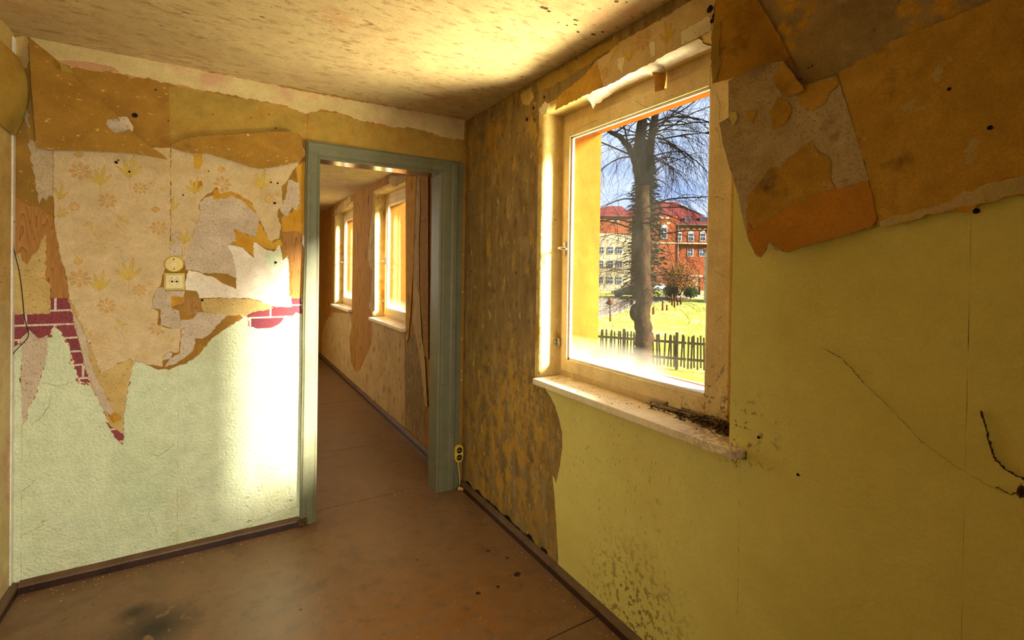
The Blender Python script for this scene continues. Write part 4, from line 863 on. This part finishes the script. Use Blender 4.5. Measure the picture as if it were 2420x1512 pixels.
mat('roof_tile', spec=0, cols=[O(116, 54, 56), O(132, 66, 66)], scale=1.2)
mat('cream_wall', spec=0, cols=[O(214, 196, 150), O(224, 208, 166)], scale=.6)
mat('white_wall', spec=0, cols=[O(226, 222, 206)], scale=1)
mat('win_white', [O(228, 230, 226)], 1); mat('win_dark', [O(70, 84, 96)], 1, rough=.15)
mat('car_teal', [O(26, 108, 106)], 1, rough=.25, spec=.6); mat('car_white', [O(216, 222, 228)], 1, rough=.25, spec=.6)
mat('car_glass', [O(36, 52, 60)], 1, rough=.1, spec=.7); mat('tyre', [O(28, 28, 30)], 1); mat('lamp_red', [O(170, 40, 40)], 1)
mat('bush_brown', spec=0, cols=[O(128, 84, 48), O(150, 104, 60)], scale=2); mat('bush_gold', spec=0, cols=[O(186, 140, 36), O(200, 158, 50)], scale=2); mat('bush_green', spec=0, cols=[O(54, 70, 34), O(74, 92, 44)], scale=2)
mat('thatch', spec=0, cols=[O(134, 92, 60), O(154, 110, 74)], scale=8)
RG = Vector((math.cos(YAW), -math.sin(YAW), 0)); FG = Vector((math.sin(YAW), math.cos(YAW), 0)); RZ = -YAW
def LP(x, y, D):
    p = atD(x, y, D)-CAM; return p.dot(RG), p.dot(FG), p.z+CAM.z
def W3(lx, ly, z=GZ): return Vector((CAM.x, CAM.y, 0))+RG*lx+FG*ly+Vector((0, 0, z))
def bld(name, lx, ly, **kw):      # an Empty standing on the ground, its x axis across the view
    p = W3(lx, ly); return empty(name, p, RZ, **kw)
bm = bmesh.new(); gx = 40
vs = [[bm.verts.new((.5+i*i*.14 if i else .345, -90+j*6.0, GZ+(.12*noise.noise(Vector((i*.4, j*.6, 0))) if 3 < i < 20 else 0))) for j in range(gx+1)] for i in range(34)]
for a, b in zip(vs, vs[1:]):
    for j in range(gx): bm.faces.new((a[j], b[j], b[j+1], a[j+1])).smooth = True
bmesh.ops.recalc_face_normals(bm, faces=bm.faces)
ground = fin('lawn', bm, 'grass', kind='structure')
def flat(name, pts, mt, z=.10, **kw):
    bm = bmesh.new(); q = [onZ(x, y, GZ+z) for x, y in pts]; prism(bm, [p-Vector((0, 0, .3)) for p in q], (0, 0, .3)); bmesh.ops.recalc_face_normals(bm, faces=bm.faces)
    return fin(name, bm, mt, kind='structure', **kw)
flat('road', [(1360, 757), (1415, 748), (1455, 738), (1510, 722), (1560, 712), (1620, 704), (1700, 697), (1700, 692), (1600, 697), (1545, 701), (1500, 704), (1440, 703), (1360, 706)], 'road')
flat('road', [(1560, 690.5), (1700, 688), (1700, 685), (1560, 687)], 'road', .05)

# lime tree in front of the fence
T = bld('bare_tree', *(lambda a: (a[0], a[1]))(LP(1515, 800, 17)), label='tall bare tree standing in front of the picket fence', cat='tree')
inv = (Matrix.Translation(T.location) @ Matrix.Rotation(RZ, 4, 'Z')).inverted()
def tl(x, y, D=17.): return inv @ atD(x, y, D)
bm = bmesh.new(); rnd = random.Random(4)
def limb(bm, pts, rad, n=12):
    P = []; R = []
    for i in range(len(pts)-1):
        for k in range(6): P.append(pts[i].lerp(pts[i+1], k/6)); R.append(rad[i]+(rad[i+1]-rad[i])*k/6)
    P.append(pts[-1]); R.append(rad[-1]); s = rnd.random()*50
    P = [p+Vector((noise.noise(p*1.3+Vector((s, 0, 0))), noise.noise(p*1.3+Vector((0, s, 0))), 0))*.10 for p in P]
    R = [r*(1+.22*noise.noise(Vector((i*.9, s, 1)))) for i, r in enumerate(R)]
    tube(bm, P, R, n); return P, R
trunk = [tl(1518, 905), tl(1519, 880), tl(1518, 840), tl(1522, 800), tl(1518, 750), tl(1520, 690), tl(1518, 620), tl(1518, 540), tl(1519, 480), tl(1518, 430)]
trunk[0].z = -.1
limb(bm, trunk, [.42, .33, .30, .31, .30, .29, .29, .27, .25, .23], 16)
o_ = bmesh.ops.create_icosphere(bm, subdivisions=2, radius=.26, matrix=Matrix.Translation(tl(1500, 738)) @ Matrix.Diagonal((.7, .8, 1.2, 1)))
bmesh.ops.create_icosphere(bm, subdivisions=2, radius=.30, matrix=Matrix.Translation(tl(1525, 800)) @ Matrix.Diagonal((1.1, .9, .9, 1)))
tr = fin('trunk', bm, 'bark', T, smooth=True)
bm = bmesh.new()
main = []
main.append(limb(bm, [tl(1518, 440), tl(1513, 360), tl(1514, 300), tl(1518, 200), tl(1516, 90)], [.235, .19, .18, .15, .08]))
main.append(limb(bm, [tl(1528, 400, 17.2), tl(1536, 345, 17.2), tl(1548, 290, 17.3), tl(1562, 200, 17.5), tl(1580, 90, 17.6)], [.15, .13, .14, .11, .06]))
main.append(limb(bm, [tl(1508, 430, 16.8), tl(1499, 380, 16.7), tl(1486, 345, 16.6), tl(1468, 323, 16.4), tl(1445, 314, 16.2), tl(1420, 300, 16)], [.14, .12, .11, .09, .07, .04], ))
fin('limb', bm, 'bark_limb', T, smooth=True)
# drooping branches and twigs
bm = bmesh.new()
def branch(p, d, l, r, lev, droop):
    n = 7 if lev < 2 else 4; P = [p]; R = [r]
    for i in range(n):
        d = (d+Vector((rnd.gauss(0, .17), rnd.gauss(0, .17), rnd.gauss(0, .14)-droop/n))).normalized(); p = p+d*l/n; P.append(p); R.append(max(.0028, r*(1-(i+1)/n*.85)))
    tube(bm, P, R, 5 if lev == 0 else 3, False)
    if lev < 2:
        for k in range({0: 11, 1: 6}[lev]):
            t = rnd.uniform(.2, 1)*n; i = min(n-1, int(t)); q = P[i].lerp(P[i+1], t-i)
            dd = (P[i+1]-P[i]).normalized(); ax = Vector((rnd.gauss(0, 1), rnd.gauss(0, 1), rnd.gauss(0, .4))).normalized()
            branch(q, (dd*.8+ax*.8).normalized(), l*rnd.uniform(.3, .55), max(.003, R[i]*.45), lev+1, droop*1.1)
starts = []
for (P, R), c in zip(main, (9, 14, 9)):
    for k in range(c):
        i = rnd.randrange(3, len(P)-2); starts.append((P[i], R[i]))
for y in (430, 470, 500, 530, 550, 570, 590, 605, 620, 635, 650, 665, 680, 695, 705, 715, 725):
    for s in (1, 2): starts.append((tl(1518, y), .12))
for q, r in starts:
    a = rnd.uniform(0, 2*PI); low = q.z < tl(1518, 560).z
    d = Vector((math.cos(a), math.sin(a)*.8, .35 if not low else .12)).normalized()
    branch(q, d, rnd.uniform(2.2, 4.2) if not low else rnd.uniform(1.6, 3.0), min(r*.35, .034) if not low else .013, 0, .9 if not low else .5)
for (a, b, c, r) in (((1560, 330), (1610, 318), (1684, 312), .05), ((1552, 325), (1590, 330), (1650, 400), .05), ((1545, 375), (1580, 384), (1625, 430), .04), ((1556, 335), (1620, 345), (1684, 420), .045), ((1510, 342), (1490, 338), (1470, 352), .03), ((1530, 480), (1600, 470), (1680, 520), .03), ((1530, 560), (1620, 540), (1682, 545), .035), ((1530, 700), (1600, 702), (1682, 735), .02), ((1530, 655), (1600, 640), (1680, 660), .02), ((1510, 560), (1460, 545), (1420, 560), .03), ((1510, 620), (1450, 615), (1420, 640), .025)):
    A, B, C_ = tl(*a), tl(*b, 16.6), tl(*c, 16.2); P = [A.lerp(B, t).lerp(B.lerp(C_, t), t) for t in [i/8 for i in range(9)]]
    tube(bm, P, [r*.7*(1-i/8*.75) for i in range(9)], 5, False)
    for k in range(9):
        i = rnd.randrange(2, 8); branch(P[i], ((P[i+1]-P[i]).normalized()+Vector((rnd.gauss(0, .5), rnd.gauss(0, .5), rnd.gauss(-.3, .4)))).normalized(), rnd.uniform(.8, 1.8), r*.3, 1, .6)
fin('branches', bm, 'twig', T, kind='stuff')

# spruce behind it
base = LP(1522, 668, 27); T = bld('spruce', base[0], base[1], label='dark green conifer rising behind the bare tree', cat='tree')
topz = LP(1522, 330, 27)[2]-GZ
bm = bmesh.new(); tube(bm, [(0, 0, 0), (0, 0, topz)], [.22, .02], 8); fin('trunk', bm, 'bark', T)
bm = bmesh.new()
for k in range(8000):
    z = rnd.uniform(2.1, topz); f_ = (topz-z)/topz; rr = .22+1.30*min(1, f_*1.9)*(1-.25*max(0, f_-.6)); a = rnd.uniform(0, 2*PI); r0 = rr*rnd.uniform(.15, 1)*(.75+.35*noise.noise(Vector((z*1.5, a, 0)))); l = rnd.uniform(.16, .38)
    p = Vector((math.cos(a)*r0, math.sin(a)*r0, z-.22*r0)); d = Vector((math.cos(a+rnd.gauss(0, .5)), math.sin(a+rnd.gauss(0, .5)), rnd.uniform(-.5, .15))); s = d.cross(Vector((0, 0, 1))).normalized()*l*.28
    bm.faces.new([bm.verts.new(v) for v in (p-s*.5, p+d*l*.5-s, p+d*l, p+d*l*.5+s, p+s*.5)])
fin('foliage', bm, 'needles', T, kind='stuff')

# picket fence: rails, posts and single pickets
FA, FB = atD(1340, 800, 19.6), atD(1760, 800, 16.8); FA.z = FB.z = GZ
fv = (FB-FA); fl = fv.length; fdir = fv.normalized(); fn = Vector((-fdir.y, fdir.x, 0))
ang = math.atan2(fdir.y, fdir.x)
T = empty('picket_fence', FA, ang, label='weathered brown picket fence crossing the lawn behind the tree', cat='fence')
for z in (.42, 1.02):
    x = 0
    while x < fl:
        e = min(fl, x+2.3); bx('rail', (x+.01, -.02, z-.045), (e-.01, .02, z+.045), 'fence_wood', T); x = e
x = .35
while x < fl: bx('post', (x-.055, .02, 0), (x+.055, .12, 1.38), 'fence_wood', T, .006); x += 1.95
pk = []
bm = bmesh.new(); prism(bm, [(-.036, -.04, .12), (.036, -.04, .12), (.036, -.04, 1.26), (.022, -.04, 1.31), (-.022, -.04, 1.31), (-.036, -.04, 1.26)], (0, .02, 0)); bmesh.ops.recalc_face_normals(bm, faces=bm.faces)
p0 = fin('picket', bm, 'fence_wood', T); x = .06; first = True
while x < fl:
    if rnd.random() > .04:
        q = p0 if first else p0.copy()
        if not first: COL.objects.link(q); q.parent = T
        first = False; q.location = (x, 0, rnd.uniform(-.05, .03)); q.rotation_euler = (0, rnd.gauss(0, .025), 0); q.scale = (rnd.uniform(.7, 1.0), 1, 1)
    x += rnd.uniform(.108, .135)

# wooden posts on the lawn
first = None
PL = ['nearest the bare tree trunk', 'second from the bare tree trunk', 'third from the tree, short and dark', 'standing alone in the middle of the row', 'tallest of the row on the lawn', 'second from the hut end of the row', 'last of the row towards the timber hut', 'short one set back between the others']
for i, (x, y0, y1) in enumerate([(1544, 725, 743), (1566, 710, 734), (1576, 720, 734), (1588, 695, 722), (1594, 706, 727), (1601, 703, 723), (1609, 700, 720), (1583, 702, 715)]):
    g_ = onZ(x, y1, GZ); D = (g_-CAM).dot(FW); h = (y1-y0)/F*D; w_ = .10
    t = empty('wooden_post', g_, RZ, label='brown wooden post on the lawn, '+PL[i], cat='post', group='wooden posts on the lawn')
    bm = bmesh.new(); tube(bm, [(0, 0, 0), (0, 0, h*.94), (0, 0, h)], [w_, w_*.95, w_*.6], 8); fin('shaft', bm, 'post_wood', t)
# bird feeder with a thatched hood on a pole
g_ = onZ(1441, 760, GZ); D = (g_-CAM).dot(FW)
T = empty('bird_feeder', g_, RZ, label='bird feeder with thatched hood on a pole, left of the bare tree', cat='bird feeder'); k = D/F
bm = bmesh.new(); tube(bm, [(0, 0, 0), (0, 0, 50*k)], [1.3*k, 1.1*k], 6); tube(bm, [(2*k, 0, 0), (2*k, 0, 20*k)], 1*k, 6); fin('pole', bm, 'post_wood', T)
bm = bmesh.new(); tube(bm, [(0, 0, 42*k), (0, 0, 50*k), (0, 0, 60*k)], [11*k, 5*k, .4*k], 10); fin('hood', bm, 'thatch', T)
bx('tray', (-4*k, -4*k, 40*k), (4*k, 4*k, 41.5*k), 'post_wood', T)

# buildings
def window(par, cx, y, z0, w_, h_, arch=False, cross=True):
    bm = bmesh.new(); n = 8
    pts = [(cx-w_/2, z0), (cx+w_/2, z0)] + ([(cx+w_/2*math.cos(t), z0+h_+w_/2*math.sin(t)) for t in [PI*i/n for i in range(n+1)]] if arch else [(cx+w_/2, z0+h_), (cx-w_/2, z0+h_)])
    prism(bm, [Vector((a, y-.10, b)) for a, b in pts], (0, .12, 0)); bmesh.ops.recalc_face_normals(bm, faces=bm.faces); f = fin('window', bm, 'win_white', par)
    bm = bmesh.new(); g_ = w_*.10
    cols = [(cx-w_/2+g_, cx-g_*.5), (cx+g_*.5, cx+w_/2-g_)]; rws = [(z0+g_, z0+h_*.55), (z0+h_*.55+g_, z0+h_)]
    for a, b in cols:
        for c, d in rws: box(bm, (a, y-.13, c), (b, y-.10, d))
    fin('pane', bm, 'win_dark', f)
def hip(bm, x0, x1, y0, y1, z, h, rx0, rx1, ov=.5):
    v = [bm.verts.new(p) for p in ((x0-ov, y0-ov, z), (x1+ov, y0-ov, z), (x1+ov, y1+ov, z), (x0-ov, y1+ov, z), (rx0, (y0+y1)/2, z+h), (rx1, (y0+y1)/2, z+h))]
    for q in ((0, 1, 5, 4), (1, 2, 5), (2, 3, 4, 5), (3, 0, 4), (3, 2, 1, 0)): bm.faces.new([v[i] for i in q])
def rel(D, c): return lambda x, y: (LP(x, y, D)[0]-c, LP(x, y, D)[2]-GZ)
D = 96; c0 = LP(1600, 600, D)[0]; r_ = rel(D, c0)
T = bld('brick_building', c0, D, label='red brick building with a large red tiled hip roof', cat='building')
x0, x1 = r_(1500, 600)[0], r_(1690, 600)[0]; ze = r_(1600, 531)[1]; xc = r_(1598, 500)[0]; xw = r_(1546, 500)[0]; zw = r_(1560, 512)[1]
bx('wall', (xc, 0, 0), (x1, 12, ze), 'brick_wall', T); bx('wall', (x0, -.8, 0), (xc, 12, zw), 'brick_wall', T)
bm = bmesh.new(); hip(bm, x0-3, x1, 0, 12, ze, r_(1600, 467)[1]-ze, r_(1528, 467)[0], r_(1622, 467)[0], .6); fin('roof', bm, 'roof_tile', T)
bm = bmesh.new(); box(bm, (xc, -.8, ze-.12), (x1+.6, -.55, ze+.12)); tube(bm, [(xc+.1, -.9, ze), (xc+.1, -.9, 0)], .09, 6); fin('gutter', bm, 'dark_metal', T)
zz1 = r_(1600, 575)[1]; bx('string_course', (x0, -.95, zz1-.12), (x1, -.0, zz1+.12), 'cream_wall', T)
for x in (1612, 1641, 1669): window(T, r_(x, 0)[0], -.0, r_(x, 570)[1], 1.15, 1.5, True)
window(T, r_(1574, 0)[0], -.85, r_(1574, 565)[1], 1.25, 2.2, True)
for x in (1640, 1668): window(T, r_(x, 0)[0], -.0, r_(x, 606)[1], 1.15, 1.5)
for x in (1604, 1621, 1634, 1648, 1662, 1674): bx('frieze_panel', (r_(x, 0)[0]-.3, -.03, ze-.95), (r_(x, 0)[0]+.3, .0, ze-.6), 'cream_wall', T)
for x, y in ((1568, 516), (1581, 516), (1562, 528), (1585, 528)): bx('frieze_panel', (r_(x, 0)[0]-.35, -.84, r_(x, y)[1]-.2), (r_(x, 0)[0]+.35, -.8, r_(x, y)[1]+.15), 'cream_wall', T)
for x in (1627, 1663):
    a, b = r_(x, 518); bm = bmesh.new(); box(bm, (a-.7, .3, b-.5), (a+.7, 1.6, b+.35)); fin('roof_window', bm, 'win_dark', T)
D = 84; c0 = LP(1450, 600, D)[0]; r_ = rel(D, c0)
T = bld('cream_building', c0, D, label='cream plastered house with brick upper floor, left of the conifer', cat='building')
x0, x1 = r_(1380, 600)[0], r_(1492, 600)[0]; ze = r_(1450, 512)[1]; zb_ = r_(1450, 552)[1]
bx('wall', (x0, 0, 0), (x1, 10, zb_), 'cream_wall', T); bx('upper_wall', (x0, 0, zb_), (x1, 10, ze), 'brick_wall', T)
bm = bmesh.new(); hip(bm, x0, x1, 0, 10, ze, r_(1450, 478)[1]-ze, r_(1448, 478)[0], r_(1484, 478)[0], .6); fin('roof', bm, 'roof_tile', T)
for x in (1430, 1452, 1473): 
    for y in (671, 632, 600): window(T, r_(x, 0)[0], 0, r_(x, y)[1], 1.0, 1.2)
for x in (1425, 1440, 1455, 1470): bx('frieze_panel', (r_(x, 0)[0]-.35, -.03, ze-.8), (r_(x, 0)[0]+.35, 0, ze-.5), 'cream_wall', T)
D = 58; c0 = LP(1665, 600, D)[0]; r_ = rel(D, c0); hz_ = r_(1665, 592)[1]
T = bld('white_house', c0, D, label='white house corner at the edge of the lawn beside the brick building', cat='house'); T.rotation_euler.z = RZ-.39
bx('wall', (0, 0, 0), (6, 7, hz_), 'white_wall', T); bx('wall', (.62, -.06, 0), (1.6, 0, hz_-.4), 'yellow_render', T, label='yellow rendered strip of wall')
bm = bmesh.new(); hip(bm, 0, 6, 0, 7, hz_, 1.4, 2, 4, .15); fin('roof', bm, 'roof_tile', T)
D = 76; c0 = LP(1652, 600, D)[0]; r_ = rel(D, c0)
T = bld('timber_hut', c0, D, label='small cream hut with dark timber braces and flat roof', cat='hut')
a, b = r_(1643, 0)[0], r_(1664, 0)[0]; zt = r_(1650, 654)[1]
bx('wall', (a, 0, 0), (b, 3, zt), 'cream_wall', T); bx('roof', (r_(1634, 0)[0], -.6, zt), (b+.2, 3.4, zt+.25), 'white_wall', T)
for p, q in (((a, 0), (a, zt)), ((b, 0), (b, zt)), ((a, zt*.9), (b, 0)), ((a, zt*.5), (b, zt*.5))):
    bm = bmesh.new(); tube(bm, [(p[0], -.05, p[1]), (q[0], -.05, q[1])], .09, 4); fin('timber_brace', bm, 'bark', T)

# parked cars
def car(name, x, y, label, paint, length, turn, sc=1.):
    g_ = onZ(x, y, GZ); T = empty(name, g_, RZ+turn, label=label, cat='car'); l = length/2
    prof = [(-l, .35), (-l, .75), (-l*.93, .88), (-l*.55, .95), (-l*.28, 1.38), (l*.35, 1.40), (l*.72, 1.0), (l*.98, .92), (l, .7), (l, .35)]
    bm = bmesh.new(); prism(bm, [Vector((a, -.82, b)) for a, b in prof], (0, 1.64, 0)); bmesh.ops.bevel(bm, geom=bm.edges[:], offset=.05, segments=2, affect='EDGES'); bmesh.ops.recalc_face_normals(bm, faces=bm.faces); fin('body', bm, paint, T)
    bm = bmesh.new()
    for s in (-.835, .80):
        for q in ([(-l*.46, .98), (-l*.25, 1.31), (0, 1.33), (0, .98)], [(l*.04, .98), (l*.04, 1.33), (l*.33, 1.33), (l*.56, .98)]):
            prism(bm, [Vector((a, s, b)) for a, b in q], (0, .035, 0))
    prism(bm, [Vector((l*.41, -.7, 1.36)), Vector((l*.72, -.74, 1.03)), Vector((l*.72, .74, 1.03)), Vector((l*.41, .7, 1.36))], (.02, 0, .02))
    bmesh.ops.recalc_face_normals(bm, faces=bm.faces); fin('side_window', bm, 'car_glass', T)
    for a in (-l*.62, l*.62):
        for s in (-.80, .62):
            bm = bmesh.new(); tube(bm, [(a, s-.04, .32), (a, s+.20, .32)], .32, 14); fin('wheel', bm, 'tyre', T)
    for s in (-.7, .5): bx('tail_lamp', (l-.01, s, .68), (l+.03, s+.2, .82), 'lamp_red', T)
car('parked_car', 1482, 702, 'teal car parked beyond the road, partly behind the tree trunk', 'car_teal', 4.2, .08)
car('parked_car', 1552, 687, 'white car parked beyond the tree trunk', 'car_white', 3.6, .5)

# shrubs
def shrub(x, y, D, wpx, hpx, mt, label, n=1500, leaf=.16, name='shrub'):
    g_ = LP(x, y, D); T = bld(name, g_[0], g_[1], label=label, cat='bush'); k = D/F; a, h = wpx*k/2, hpx*k
    bm = bmesh.new()
    for i in range(9): e = rnd.uniform(0, 2*PI); tube(bm, [(0, 0, 0), (math.cos(e)*a*.4, math.sin(e)*a*.3, h*.5), (math.cos(e)*a*.7, math.sin(e)*a*.5, h*.85)], [.06, .04, .015], 5)
    fin('stem', bm, 'twig', T)
    bm = bmesh.new()
    for i in range(n):
        e = rnd.uniform(0, 2*PI); q = math.acos(rnd.uniform(-.9, 1)); r = rnd.random()**.45*(.85+.3*noise.noise(Vector((e, q, x))))
        p = Vector((math.cos(e)*math.sin(q)*a*r, math.sin(e)*math.sin(q)*a*r*.8, h*.5+math.cos(q)*h*.5*r)); d = Vector((rnd.gauss(0, 1), rnd.gauss(0, 1), rnd.gauss(0, 1))).normalized()*leaf; s = d.orthogonal().normalized()*leaf*.35
        bm.faces.new([bm.verts.new(v) for v in (p, p+d*.5+s, p+d, p+d*.5-s)])
    fin('foliage', bm, mt, T, kind='stuff')
shrub(1606, 690, 72, 106, 88, 'bush_brown', 'large rusty brown bush below the brick building', 3800, .22)
shrub(1600, 650, 86, 48, 66, 'bush_gold', 'golden yellow bush in front of the brick wall', 1600, .24)
shrub(1586, 688, 64, 44, 36, 'bush_green', 'low dark green bush near the white car', 1500, .2)
shrub(1632, 694, 66, 40, 30, 'bush_green', 'low dark green bush beside the timber hut', 1500, .2)
shrub(1500, 694, 76, 60, 34, 'bush_brown', 'low brown bush beyond the teal car', 900, .2)
for o in SC.objects:
    if o.type == 'MESH' and not o.parent and not o.get('kind') and not o.get('label'): print('UNTAGGED', o.name)
